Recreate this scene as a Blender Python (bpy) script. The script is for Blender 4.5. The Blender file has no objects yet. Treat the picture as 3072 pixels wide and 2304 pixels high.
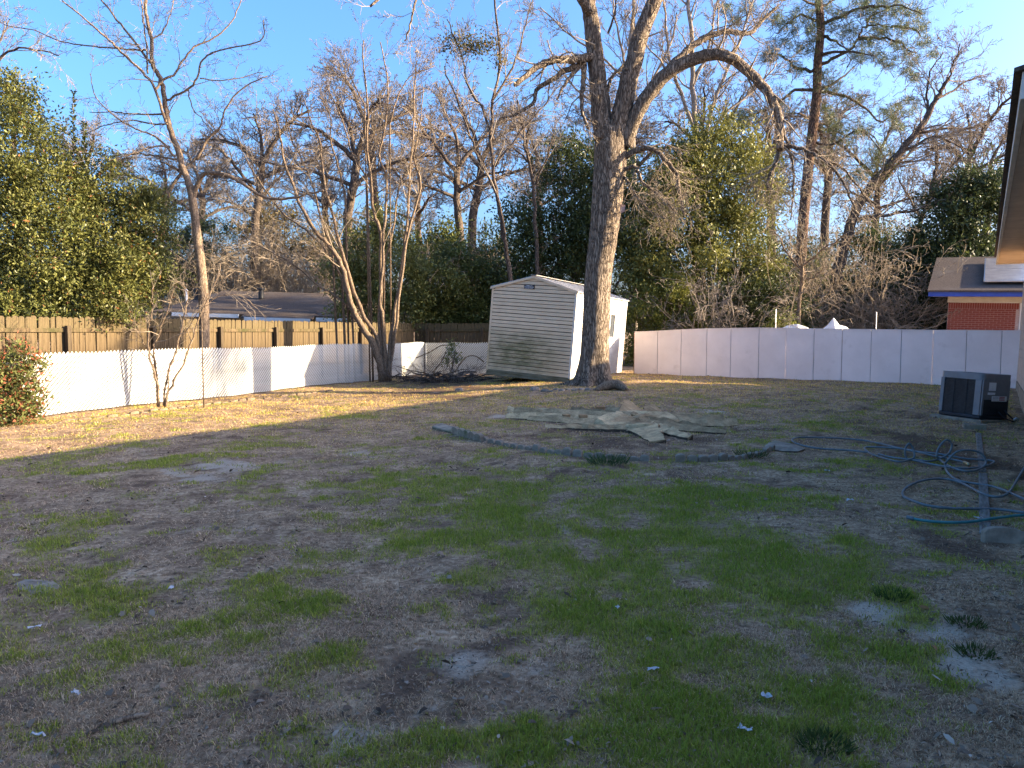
import bpy, math, random
import numpy as np
from mathutils import Vector, Matrix

# ------------------------------------------------------------------ camera, world, sun, exposure
sc = bpy.context.scene
R = math.radians
FPX, CXP, CYP, HCAM = 769.0, 512.0, 384.0, 1.6
PITCH = math.atan((384 - 331) / 769.0)
cam_d = bpy.data.cameras.new('camera'); cam = bpy.data.objects.new('camera', cam_d)
sc.collection.objects.link(cam)
cam.location = (0, 0, HCAM); cam.rotation_euler = (R(90) - PITCH, 0, 0)
cam_d.sensor_width = 36; cam_d.lens = 36 * FPX / 1024.0; cam_d.clip_start = 0.05; cam_d.clip_end = 3000
sc.camera = cam

SUN_AZ = (1.0, -0.03); SUN_EL = 17.0
w = bpy.data.worlds.new('World'); sc.world = w; w.use_nodes = True
nt = w.node_tree
bg = nt.nodes['Background']
sky = nt.nodes.new('ShaderNodeTexSky'); sky.sky_type = 'NISHITA'; sky.sun_disc = False
sky.sun_elevation = R(SUN_EL); sky.sun_rotation = math.atan2(SUN_AZ[0], SUN_AZ[1])
sky.altitude = 100; sky.air_density = 1.0; sky.dust_density = 5.0; sky.ozone_density = 7.5
hsv = nt.nodes.new('ShaderNodeHueSaturation'); hsv.inputs['Saturation'].default_value = 1.06
nt.links.new(sky.outputs[0], hsv.inputs['Color']); tint = nt.nodes.new('ShaderNodeMix'); tint.data_type = 'RGBA'; tint.blend_type = 'MULTIPLY'; tint.inputs[0].default_value = 1.0; tint.inputs[7].default_value = (1.0, 0.80, 0.72, 1)
nt.links.new(hsv.outputs[0], tint.inputs[6]); nt.links.new(tint.outputs[2], bg.inputs[0]); bg.inputs[1].default_value = 0.15
sun_d = bpy.data.lights.new('sun', 'SUN'); sun = bpy.data.objects.new('sun', sun_d)
sc.collection.objects.link(sun)
sun_d.energy = 4.2; sun_d.angle = R(0.55); sun_d.color = (1.0, 0.81, 0.54)
_sv = Vector((SUN_AZ[0] * math.cos(R(SUN_EL)), SUN_AZ[1] * math.cos(R(SUN_EL)), math.sin(R(SUN_EL))))
sun.rotation_euler = _sv.to_track_quat('Z', 'Y').to_euler()
sc.view_settings.view_transform = 'Standard'; sc.view_settings.look = 'None'
sc.view_settings.exposure = 2.45; sc.view_settings.gamma = 1.0; sc.view_settings.use_curve_mapping = False
sc.render.engine = 'CYCLES'
sc.cycles.max_bounces = 6; sc.cycles.diffuse_bounces = 3; sc.cycles.transparent_max_bounces = 8
sc.cycles.sample_clamp_indirect = 4.0

# ------------------------------------------------------------------ measuring helpers
def smooth(a, b, x):
    t = np.clip((x - a) / (b - a), 0, 1)
    return t * t * (3 - 2 * t)
def terrain(x, y):
    x = np.asarray(x, float); y = np.asarray(y, float)
    z = 0.24 * smooth(-3, 3, x) * smooth(11, 19, y)
    z = z + 0.012 * np.sin(x * 1.3 + y * .7) + 0.010 * np.sin(x * 2.9 - y * 2.1 + 1) + .006 * np.sin(y * 4.1 + x * 3.3)
    return z
def ray(px, py):
    u = (px - CXP) / FPX; v = (CYP - py) / FPX
    return Vector((u, math.cos(PITCH) + v * math.sin(PITCH), -math.sin(PITCH) + v * math.cos(PITCH)))
def at(px, py, Y):
    d = ray(px, py); t = Y / d.y
    return Vector((0, 0, HCAM)) + d * t
def ground(px, py):
    d = ray(px, py); z = 0.0
    for _ in range(12):
        t = (HCAM - z) / (-d.z); p = d * t
        z = float(terrain(p.x, p.y))
    return Vector((p.x, p.y, z))
def src(sx, sy, Y): return at(sx / 3.0, sy / 3.0, Y)

# ------------------------------------------------------------------ object helpers
COL = sc.collection
def link(o, parent=None):
    COL.objects.link(o)
    if parent is not None: o.parent = parent
    return o
def tag(o, label, cat, group=None, kind=None):
    if label: o['label'] = label
    if cat: o['category'] = cat
    if group: o['group'] = group
    if kind: o['kind'] = kind
    return o
def empty(name, loc, label, cat, group=None, rz=0):
    o = bpy.data.objects.new(name, None); o.location = loc; o.rotation_euler = (0, 0, rz)
    o.empty_display_size = .2
    link(o); tag(o, label, cat, group); return o
def mesh_np(name, V, F, mat, smooth_=False, cols=None):
    """V (n,3); F list of int arrays (m,3)/(m,4)"""
    me = bpy.data.meshes.new(name)
    V = np.asarray(V, np.float32)
    if not isinstance(F, list): F = [F]
    F = [np.asarray(f, np.int32) for f in F if len(f)]
    me.vertices.add(len(V)); me.vertices.foreach_set('co', V.ravel())
    loops = np.concatenate([f.ravel() for f in F])
    tot = np.concatenate([np.full(len(f), f.shape[1], np.int32) for f in F])
    start = np.concatenate([[0], np.cumsum(tot)[:-1]]).astype(np.int32)
    me.loops.add(len(loops)); me.loops.foreach_set('vertex_index', loops)
    me.polygons.add(len(tot)); me.polygons.foreach_set('loop_start', start); me.polygons.foreach_set('loop_total', tot)
    if smooth_: me.polygons.foreach_set('use_smooth', np.ones(len(tot), bool))
    if cols is not None:
        for nm, c in (cols.items() if isinstance(cols, dict) else [('col', cols)]):
            ca = me.color_attributes.new(nm, 'FLOAT_COLOR', 'POINT')
            c4 = np.ones((len(V), 4), np.float32); c4[:, :3] = c
            ca.data.foreach_set('color', c4.ravel())
    me.update(calc_edges=True); me.validate()
    if mat: me.materials.append(mat)
    return me
def obj(name, me, parent=None, loc=None, kind=None):
    o = bpy.data.objects.new(name, me); link(o, parent)
    if loc is not None: o.location = loc
    if kind: o['kind'] = kind
    return o

class MB:
    """collects simple solids, builds ONE mesh"""
    def __init__(s): s.V = []; s.F = []
    def add(s, verts, faces, M=None):
        b = len(s.V)
        for v in verts:
            v = Vector(v)
            s.V.append(tuple(M @ v) if M is not None else tuple(v))
        for f in faces: s.F.append([b + i for i in f])
        return s
    def box(s, x0, x1, y0, y1, z0, z1, M=None):
        return s.add([(x0, y0, z0), (x1, y0, z0), (x1, y1, z0), (x0, y1, z0), (x0, y0, z1), (x1, y0, z1), (x1, y1, z1), (x0, y1, z1)],
                     [(0, 3, 2, 1), (4, 5, 6, 7), (0, 1, 5, 4), (1, 2, 6, 5), (2, 3, 7, 6), (3, 0, 4, 7)], M)
    def prism(s, poly, y0, y1, M=None):
        """poly of (x,z) counter-clockwise seen from -y, extruded along y"""
        n = len(poly)
        vs = [(x, y0, z) for x, z in poly] + [(x, y1, z) for x, z in poly]
        fs = [tuple(range(n)), tuple(range(2 * n - 1, n - 1, -1))]
        for i in range(n):
            j = (i + 1) % n; fs.append((i, i + n, j + n, j))
        return s.add(vs, fs, M)
    def tube(s, pts, rad, sides=8, cap=True):
        V, F = tube_np(np.array([tuple(p) for p in pts], float), np.array(rad if hasattr(rad, '__len__') else [rad] * len(pts), float), sides, cap)
        b = len(s.V); s.V += [tuple(v) for v in V]; s.F += [[b + i for i in f] for f in F]
        return s
    def build(s, name, mat, parent=None, bevel=0, smooth_=False, kind=None):
        me = bpy.data.meshes.new(name); me.from_pydata(s.V, [], s.F); me.validate(); me.update()
        if mat: me.materials.append(mat)
        if smooth_:
            for p in me.polygons: p.use_smooth = True
        o = obj(name, me, parent, kind=kind)
        if bevel:
            m = o.modifiers.new('bevel', 'BEVEL'); m.width = bevel; m.segments = 2; m.limit_method = 'ANGLE'
        return o

def tube_np(P, rad, sides, cap=True):
    n = len(P); T = np.gradient(P, axis=0); T /= np.linalg.norm(T, axis=1)[:, None] + 1e-9
    ref = np.array([0, 0, 1.0]) if abs(T[0, 2]) < .9 else np.array([1.0, 0, 0])
    S = np.zeros_like(P); s = np.cross(T[0], ref); s /= np.linalg.norm(s)
    for i in range(n):
        s = s - T[i] * np.dot(s, T[i]); s /= np.linalg.norm(s) + 1e-9; S[i] = s
    U = np.cross(T, S)
    a = np.linspace(0, 2 * np.pi, sides, endpoint=False)
    V = P[:, None, :] + rad[:, None, None] * (np.cos(a)[None, :, None] * S[:, None, :] + np.sin(a)[None, :, None] * U[:, None, :])
    V = V.reshape(-1, 3); F = []
    for i in range(n - 1):
        for k in range(sides):
            k2 = (k + 1) % sides
            F.append((i * sides + k, i * sides + k2, (i + 1) * sides + k2, (i + 1) * sides + k))
    if cap:
        F.append(tuple(range(sides - 1, -1, -1))); F.append(tuple((n - 1) * sides + k for k in range(sides)))
    return V, F

def catmull(P, sub):
    P = np.asarray(P, float); n = len(P)
    if n < 3: return np.array([P[0] + (P[-1] - P[0]) * t for t in np.linspace(0, 1, sub + 1)])
    out = []
    for i in range(n - 1):
        p0 = P[max(i - 1, 0)]; p1 = P[i]; p2 = P[i + 1]; p3 = P[min(i + 2, n - 1)]
        for t in np.arange(sub) / sub:
            out.append(.5 * (2 * p1 + (p2 - p0) * t + (2 * p0 - 5 * p1 + 4 * p2 - p3) * t * t + (3 * p1 - p0 - 3 * p2 + p3) * t ** 3))
    out.append(P[-1]); return np.array(out)

# ------------------------------------------------------------------ value noise (numpy)
def vnoise(x, y, seed=0):
    xi = np.floor(x).astype(np.int64); yi = np.floor(y).astype(np.int64); fx = x - xi; fy = y - yi
    def h(a, b):
        n = (a * 374761393 + b * 668265263 + seed * 974711) & 0x7fffffff
        n = ((n ^ (n >> 13)) * 1274126177) & 0x7fffffff
        return ((n ^ (n >> 16)) & 0xffff) / 65535.0
    ux = fx * fx * (3 - 2 * fx); uy = fy * fy * (3 - 2 * fy)
    return (h(xi, yi) * (1 - ux) + h(xi + 1, yi) * ux) * (1 - uy) + (h(xi, yi + 1) * (1 - ux) + h(xi + 1, yi + 1) * ux) * uy
def fbm(x, y, seed=0, o=4):
    s = 0; a = .5; t = 0
    for i in range(o):
        s = s + a * vnoise(x * 2 ** i, y * 2 ** i, seed + i); t += a; a *= .55
    return s / t

# ------------------------------------------------------------------ materials
def nodemat(name):
    m = bpy.data.materials.new(name); m.use_nodes = True
    t = m.node_tree; p = t.nodes['Principled BSDF']
    return m, t, p
def N(t, typ, **kw):
    n = t.nodes.new(typ)
    for k, v in kw.items():
        if k.startswith('i_'):
            n.inputs[k[2:].replace('_', ' ')].default_value = v
        else: setattr(n, k, v)
    return n
def L(t, a, b): t.links.new(a, b)
def rgb(c): return (c[0], c[1], c[2], 1)
def ramp(t, fac, stops):
    r = t.nodes.new('ShaderNodeValToRGB'); L(t, fac, r.inputs[0])
    els = r.color_ramp.elements
    while len(els) < len(stops): els.new(.5)
    for e, (p, c) in zip(els, stops):
        e.position = p; e.color = rgb(c) if hasattr(c, '__len__') else (c, c, c, 1)
    return r
def pmat(name, c1, c2, scale=4, rough=.8, stretch=(1, 1, 1), bump=0, bscale=None, spec=.3, detail=6, metal=0, lo=.35, hi=.65, c3=None, s3=1.0, mid=.5, coord='Object'):
    m, t, p = nodemat(name)
    tc = N(t, 'ShaderNodeTexCoord'); mp = N(t, 'ShaderNodeMapping'); mp.inputs['Scale'].default_value = stretch
    L(t, tc.outputs[coord], mp.inputs[0])
    n = N(t, 'ShaderNodeTexNoise', i_Scale=scale, i_Detail=detail, i_Roughness=.6); L(t, mp.outputs[0], n.inputs['Vector'])
    r = ramp(t, n.outputs[0], [(lo, c1), (hi, c2)])
    out = r.outputs[0]
    if c3 is not None:
        n3 = N(t, 'ShaderNodeTexNoise', i_Scale=s3, i_Detail=5.0, i_Roughness=.65); L(t, tc.outputs[coord], n3.inputs['Vector'])
        r3 = ramp(t, n3.outputs[0], [(mid, 0.0), (min(mid + .2, 1), 1.0)])
        mx = N(t, 'ShaderNodeMix', data_type='RGBA'); L(t, r3.outputs[0], mx.inputs['Factor'])
        L(t, out, mx.inputs[6]); mx.inputs[7].default_value = rgb(c3); out = mx.outputs[2]
    L(t, out, p.inputs['Base Color'])
    p.inputs['Roughness'].default_value = rough; p.inputs['Specular IOR Level'].default_value = min(spec, .06) if rough >= .8 else spec; p.inputs['Metallic'].default_value = metal
    if bump:
        nb = N(t, 'ShaderNodeTexNoise', i_Scale=bscale or scale * 2.5, i_Detail=5.0); L(t, mp.outputs[0], nb.inputs['Vector'])
        b = N(t, 'ShaderNodeBump', i_Strength=bump, i_Distance=.02); L(t, nb.outputs[0], b.inputs['Height']); L(t, b.outputs[0], p.inputs['Normal'])
    return m
def bark_mat(name, c1, c2, scale=10, stretch=.18, bump=.9, dist=.03, light=None):
    m, t, p = nodemat(name)
    tc = N(t, 'ShaderNodeTexCoord'); mp = N(t, 'ShaderNodeMapping'); mp.inputs['Scale'].default_value = (1, 1, stretch)
    L(t, tc.outputs['Object'], mp.inputs[0])
    nz = N(t, 'ShaderNodeTexNoise', i_Scale=scale * .6, i_Detail=3.0); L(t, mp.outputs[0], nz.inputs['Vector'])
    ad = N(t, 'ShaderNodeMix', data_type='VECTOR'); ad.inputs['Factor'].default_value = .12
    L(t, mp.outputs[0], ad.inputs[4]); L(t, nz.outputs['Color'], ad.inputs[5])
    v = N(t, 'ShaderNodeTexVoronoi', feature='DISTANCE_TO_EDGE', i_Scale=scale); L(t, ad.outputs[1], v.inputs['Vector'])
    n = N(t, 'ShaderNodeTexNoise', i_Scale=scale * 1.6, i_Detail=8.0, i_Roughness=.7); L(t, mp.outputs[0], n.inputs['Vector'])
    mr = ramp(t, v.outputs['Distance'], [(0.0, 0.0), (.22, 1.0)])
    mul = N(t, 'ShaderNodeMath', operation='MULTIPLY'); L(t, mr.outputs[0], mul.inputs[0]); L(t, n.outputs[0], mul.inputs[1])
    r = ramp(t, mul.outputs[0], [(0.05, c1), (.55, c2)] if light is None else [(0.05, c1), (.42, c2), (.62, light)])
    L(t, r.outputs[0], p.inputs['Base Color'])
    b = N(t, 'ShaderNodeBump', i_Strength=bump, i_Distance=dist); L(t, mul.outputs[0], b.inputs['Height']); L(t, b.outputs[0], p.inputs['Normal'])
    p.inputs['Roughness'].default_value = .95; p.inputs['Specular IOR Level'].default_value = .05
    return m
def attr_mat(name, rough=.6, spec=.3, trans=.25, gain=1.0):
    """colour from the mesh's own per-piece colour attribute"""
    m, t, p = nodemat(name)
    a = N(t, 'ShaderNodeAttribute', attribute_name='col')
    L(t, a.outputs['Color'], p.inputs['Base Color']); p.inputs['Roughness'].default_value = rough; p.inputs['Specular IOR Level'].default_value = spec
    if trans:
        tr = N(t, 'ShaderNodeBsdfTranslucent'); L(t, a.outputs['Color'], tr.inputs[0])
        mx = N(t, 'ShaderNodeMixShader'); mx.inputs[0].default_value = trans
        L(t, p.outputs[0], mx.inputs[1]); L(t, tr.outputs[0], mx.inputs[2])
        L(t, mx.outputs[0], t.nodes['Material Output'].inputs[0])
    return m

M = {}
M['leaf'] = attr_mat('glossy_leaf', .45, .3, .25)
M['leafdull'] = attr_mat('dull_leaf', .7, .2, .3)
M['grass'] = attr_mat('grass_blade', .75, .06, .3)
M['litter'] = attr_mat('dead_leaf', .9, .05, .12)
M['needle'] = attr_mat('pine_needle', .5, .3, .2)
M['bark_big'] = bark_mat('furrowed_bark', (.08, .06, .045), (.27, .21, .155), 26, .14, 1.0, .04, (.42, .335, .25))
M['bark_tan'] = bark_mat('tan_bark', (.10, .07, .048), (.22, .162, .11), 34, .2, .4, .01, (.32, .24, .165))
M['bark_pale'] = bark_mat('pale_bark', (.20, .165, .13), (.36, .30, .24), 6, .5, .3, .01)
M['bark_dark'] = bark_mat('dark_bark', (.05, .038, .03), (.17, .13, .10), 20, .2, .8, .03)
M['bark_pine'] = bark_mat('pine_bark', (.06, .04, .03), (.26, .165, .115), 14, .3, .9, .04)
M['twig'] = pmat('grey_brown_twig', (.15, .125, .10), (.28, .235, .19), 3, .85)
M['twig_tan'] = pmat('tan_twig', (.18, .14, .10), (.33, .265, .19), 3, .85)
M['twig_dark'] = pmat('dark_twig', (.11, .092, .078), (.22, .185, .155), 2, .85)
M['white_slat'] = pmat('white_vinyl_slat', (.42, .41, .36), (.55, .54, .48), 2.5, .55, c3=(.36, .34, .26), s3=1.1, mid=.6)
M['wire'] = pmat('galvanised_wire', (.35, .36, .36), (.5, .5, .5), 9, .5, metal=.6)
M['cedar'] = pmat('weathered_cedar', (.06, .042, .024), (.15, .108, .06), 3, .85, stretch=(6, 6, .5), bump=.3, c3=(.055, .052, .022), s3=1.3, mid=.48)
M['cedar_dark'] = pmat('weathered_cedar_post', (.05, .037, .024), (.12, .09, .056), 3, .85, stretch=(5, 5, .5), bump=.3)
M['white_trim'] = pmat('white_paint', (.66, .65, .62), (.78, .77, .74), 3, .55)
M['panel_white'] = pmat('white_panel', (.74, .625, .585), (.83, .71, .67), 1.3, .5, bump=.04, bscale=2.0, c3=(.66, .54, .49), s3=2.2, mid=.58)
M['seam'] = pmat('grey_seam_trim', (.30, .28, .29), (.42, .40, .41), 6, .6)
M['rust_seam'] = pmat('rust_stained_seam', (.42, .20, .14), (.55, .42, .38), 5, .8)
M['asphalt_shingle'] = pmat('asphalt_shingle', (.06, .046, .038), (.125, .098, .08), 26, .95, bump=.5, bscale=60, c3=(.11, .095, .085), s3=.8)
M['concrete'] = pmat('weathered_concrete', (.17, .135, .10), (.34, .275, .205), 7, .9, bump=.4, c3=(.12, .125, .07), s3=3, mid=.52)
M['concrete_tan'] = pmat('tan_concrete', (.13, .09, .058), (.25, .18, .12), 8, .9, bump=.4)
M['stone'] = pmat('grey_fieldstone', (.15, .125, .10), (.32, .27, .22), 6, .9, bump=.5)
M['timber'] = pmat('grey_landscape_timber', (.11, .095, .08), (.24, .21, .175), 5, .9, stretch=(1, 8, 8), bump=.5)
M['skid'] = pmat('mossy_skid', (.09, .085, .05), (.21, .19, .13), 4, .9, stretch=(.6, 5, 5), bump=.4)
M['glass'] = pmat('window_glass', (.05, .055, .06), (.09, .095, .1), 2, .08, spec=.8)
M['black'] = pmat('black_plastic', (.012, .012, .014), (.03, .03, .033), 8, .5)
M['ac_grey'] = pmat('grey_enamel', (.15, .145, .15), (.19, .185, .19), 5, .45, spec=.4)
M['ac_dark'] = pmat('dark_grey_enamel', (.012, .013, .017), (.024, .026, .032), 6, .5)
M['sticker'] = pmat('white_sticker', (.6, .6, .6), (.72, .72, .72), 30, .5)
M['red'] = pmat('red_print', (.35, .02, .03), (.42, .035, .04), 10, .5)
M['hose'] = pmat('grey_green_hose', (.075, .095, .10), (.13, .155, .16), 12, .5, spec=.4)
M['hose_teal'] = pmat('teal_hose', (.02, .13, .14), (.04, .20, .20), 10, .45, spec=.4)
M['brass'] = pmat('brass_fitting', (.3, .25, .14), (.45, .38, .2), 15, .4, metal=.8)
M['brick'] = pmat('red_brick', (.17, .045, .035), (.30, .085, .06), 18, .9, bump=.3)
M['mortar'] = pmat('mortar', (.40, .30, .27), (.52, .41, .37), 20, .95, bump=.3)
M['blue_fascia'] = pmat('blue_fascia', (.03, .07, .34), (.04, .09, .42), 4, .45)
M['beige_siding'] = pmat('beige_siding', (.32, .285, .23), (.40, .36, .30), 5, .7)
M['soffit'] = pmat('tan_soffit', (.56, .44, .32), (.66, .53, .39), 2.2, .75, c3=(.48, .37, .27), s3=1.5)
M['pink_siding'] = pmat('tan_pink_siding', (.38, .28, .215), (.48, .37, .29), 5, .75)
M['cream'] = pmat('cream_paint', (.50, .46, .39), (.6, .56, .48), 4, .6)
M['solar'] = pmat('solar_glass', (.20, .19, .20), (.27, .255, .26), 3, .18, spec=.9)
M['alu'] = pmat('aluminium', (.6, .6, .6), (.7, .7, .7), 8, .35, metal=.7)
M['tarp'] = pmat('white_plastic_sheet', (.55, .55, .53), (.72, .72, .70), 3, .45, bump=.3)
M['paper'] = pmat('white_paper_scrap', (.40, .40, .41), (.55, .55, .56), 20, .7)
M['mildew'] = None

# ------------------------------------------------------------------ ground: patches of green, bare dirt, thatch
def blob_list(L_):
    out = []
    for px, py, rx, ry, a in L_:
        c = ground(px, py); n = ground(px, min(py + ry, 800)); f = ground(px, max(py - ry, 345))
        out.append((c.x, c.y, rx * c.y / FPX, max(abs(f.y - n.y) / 2, .1), a))
    return out
GREEN = blob_list([(790, 565, 85, 34, 1.1), (845, 585, 40, 24, .9), (700, 690, 200, 95, .85), (560, 560, 120, 30, .6), (600, 500, 210, 34, .62), (440, 486, 110, 12, .75),
    (130, 645, 130, 26, .8), (115, 590, 70, 24, .75), (330, 560, 60, 20, .5), (826, 427, 32, 9, .7), (135, 466, 70, 10, .65), (300, 640, 70, 40, .55), (600, 610, 60, 30, .8), (60, 745, 90, 25, .6),
    (470, 455, 30, 8, .4), (900, 600, 22, 8, .5), (905, 660, 40, 30, .4), (960, 560, 60, 14, .3), (930, 520, 30, 12, .5), (400, 525, 90, 18, .5), (250, 590, 50, 15, .5), (620, 740, 200, 50, .8), (200, 700, 40, 16, .5),
    (740, 500, 90, 18, .6), (500, 455, 20, 5, .5), (980, 410, 25, 10, .5), (160, 415, 60, 6, .25)])
BARE = blob_list([(225, 470, 48, 11, 1.0), (290, 462, 20, 5, .7), (545, 524, 36, 8, 1.0), (440, 634, 28, 12, .9), (360, 745, 60, 28, .8), (470, 660, 30, 16, .5), (545, 665, 36, 14, .8), (560, 625, 50, 10, .5),
    (940, 640, 60, 26, .75), (880, 575, 40, 14, .9), (985, 690, 60, 40, .7), (870, 615, 45, 14, .8), (150, 760, 60, 16, .5), (120, 530, 90, 12, .3), (500, 415, 12, 3, .8), (720, 412, 14, 3, .8), (350, 455, 18, 4, .6), (265, 700, 30, 20, .5),
    (30, 585, 10, 5, .5), (1000, 600, 30, 14, .6)])
DARK = blob_list([(620, 430, 110, 20, .9), (1010, 470, 40, 60, .8), (430, 390, 70, 9, 1.0), (520, 730, 50, 20, .6), (100, 700, 110, 18, .55), (900, 440, 60, 14, .35), (470, 600, 50, 18, .4), (640, 610, 30, 10, .5), (400, 600, 60, 30, .35), (950, 540, 50, 18, .5)])  # strip left of the shed: dark mulch with the shed's shadow painted in
def patch(x, y):
    wx = (fbm(x * .9, y * .9, 5) - .5) * 1.0; wy = (fbm(x * .9, y * .9, 15) - .5) * 1.4
    wx = wx + (fbm(x * 4, y * 4, 25, 3) - .5) * .35; wy = wy + (fbm(x * 4, y * 4, 35, 3) - .5) * .35
    def ev(bl):
        s = np.zeros_like(x)
        for cx, cy, rx, ry, a in bl:
            s = s + a * np.exp(-(((x + wx * min(rx, 1) - cx) / rx) ** 2 + ((y + wy * min(ry, 1) - cy) / ry) ** 2) ** 1.3)
        return s
    n1 = fbm(x * 1.4, y * 1.4, 41); n2 = fbm(x * 3.5, y * 3.5, 51); n3 = fbm(x * 7, y * 7, 61, 3)
    n4 = fbm(x * 13, y * 13, 66, 2)
    g = ev(GREEN) * .95 + (n1 - .5) * 1.5 + (n2 - .5) * 2.0 + (n3 - .5) * 1.3 + (n4 - .5) * .9 + .13
    b = ev(BARE) + (fbm(x * 3.1, y * 3.1, 57) - .5) * 1.6 + (n1 - .5) * .5 + (n3 - .5) * 1.0 - .2
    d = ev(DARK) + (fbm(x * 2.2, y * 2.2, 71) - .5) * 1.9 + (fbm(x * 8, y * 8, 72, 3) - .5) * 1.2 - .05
    return np.clip(g, 0, 1.2), np.clip(b * (1 - np.clip(g, 0, 1) * .6), 0, 1), np.clip(d, 0, 1)

def axis(lo, hi, step, far, ratio=1.22):
    a = list(np.arange(lo, hi + 1e-6, step)); d = step; v = hi
    while v < far: d *= ratio; v += d; a.append(v)
    d = step; v = lo; pre = []
    while v > -far: d *= ratio; v -= d; pre.append(v)
    return np.array(pre[::-1] + a)
gx = axis(-13, 13, .11, 900); gy = axis(1.5, 27, .11, 900)
GX, GY = np.meshgrid(gx, gy); nx, ny = len(gx), len(gy)
gxf, gyf = GX.ravel(), GY.ravel()
pg, pb, pd = patch(gxf, gyf)
gz = terrain(gxf, gyf) + (fbm(gxf * 5, gyf * 5, 81, 3) - .5) * .03 * np.exp(-np.maximum(gyf - 12, 0) / 6)
gz = np.where((np.abs(gxf) > 40) | (gyf > 60) | (gyf < -30), 0, gz)
idx = np.arange(nx * ny).reshape(ny, nx)
GF = np.stack([idx[:-1, :-1], idx[:-1, 1:], idx[1:, 1:], idx[1:, :-1]], -1).reshape(-1, 4)
def ground_mat():
    m, t, p = nodemat('winter_lawn_soil')
    a = N(t, 'ShaderNodeAttribute', attribute_name='patch'); sp = N(t, 'ShaderNodeSeparateColor'); L(t, a.outputs['Color'], sp.inputs[0])
    tc = N(t, 'ShaderNodeTexCoord')
    def noise(s, d=6.0, st=None, rgh=.65):
        n = N(t, 'ShaderNodeTexNoise', i_Scale=s, i_Detail=d, i_Roughness=rgh)
        if st:
            mp = N(t, 'ShaderNodeMapping'); mp.inputs['Scale'].default_value = st; L(t, tc.outputs['Object'], mp.inputs[0]); L(t, mp.outputs[0], n.inputs['Vector'])
        else: L(t, tc.outputs['Object'], n.inputs['Vector'])
        return n.outputs[0]
    nf = noise(28, 8.0); nfine = noise(75, 6.0); nm = noise(6)
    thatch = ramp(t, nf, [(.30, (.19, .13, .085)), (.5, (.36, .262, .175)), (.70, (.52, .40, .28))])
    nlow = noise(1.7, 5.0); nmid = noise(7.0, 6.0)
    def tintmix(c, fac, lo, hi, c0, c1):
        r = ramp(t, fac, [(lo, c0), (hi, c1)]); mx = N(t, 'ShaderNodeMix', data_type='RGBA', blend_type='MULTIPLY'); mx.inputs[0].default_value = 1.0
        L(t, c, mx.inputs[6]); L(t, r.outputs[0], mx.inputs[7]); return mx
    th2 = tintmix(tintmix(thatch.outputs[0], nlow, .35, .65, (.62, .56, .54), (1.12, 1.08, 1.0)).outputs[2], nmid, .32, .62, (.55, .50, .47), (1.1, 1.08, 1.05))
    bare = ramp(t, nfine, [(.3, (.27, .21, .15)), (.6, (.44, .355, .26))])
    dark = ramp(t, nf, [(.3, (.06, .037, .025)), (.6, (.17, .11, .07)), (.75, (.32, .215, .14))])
    green = ramp(t, nf, [(.3, (.13, .095, .04)), (.65, (.28, .225, .08))])
    def mix(f, c0, c1, sub=None, k=(.35, .65)):
        ad = N(t, 'ShaderNodeMath', operation='ADD'); L(t, f, ad.inputs[0])
        sb = N(t, 'ShaderNodeMath', operation='MULTIPLY_ADD'); L(t, nf, sb.inputs[0]); sb.inputs[1].default_value = .6; sb.inputs[2].default_value = -.3
        L(t, sb.outputs[0], ad.inputs[1])
        r = ramp(t, ad.outputs[0], [(k[0], 0.0), (k[1], 1.0)])
        mx = N(t, 'ShaderNodeMix', data_type='RGBA'); L(t, r.outputs[0], mx.inputs['Factor']); L(t, c0, mx.inputs[6]); L(t, c1, mx.inputs[7])
        return mx.outputs[2]
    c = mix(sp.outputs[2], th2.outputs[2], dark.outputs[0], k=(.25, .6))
    c = mix(sp.outputs[1], c, bare.outputs[0], k=(.2, .6))
    c = mix(sp.outputs[0], c, green.outputs[0], k=(.3, .8))
    L(t, c, p.inputs['Base Color']); p.inputs['Roughness'].default_value = 1.0; p.inputs['Specular IOR Level'].default_value = .02
    ad = N(t, 'ShaderNodeMath', operation='ADD'); L(t, nf, ad.inputs[0]); L(t, nfine, ad.inputs[1])
    b = N(t, 'ShaderNodeBump', i_Strength=.5, i_Distance=.02); L(t, ad.outputs[0], b.inputs['Height']); L(t, b.outputs[0], p.inputs['Normal'])
    return m
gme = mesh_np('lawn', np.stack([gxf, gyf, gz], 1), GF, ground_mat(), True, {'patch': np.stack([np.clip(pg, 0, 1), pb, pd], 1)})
tag(obj('lawn', gme), 'patchy winter lawn of dormant grass, bare dirt and green tufts', None, kind='structure')

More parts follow.
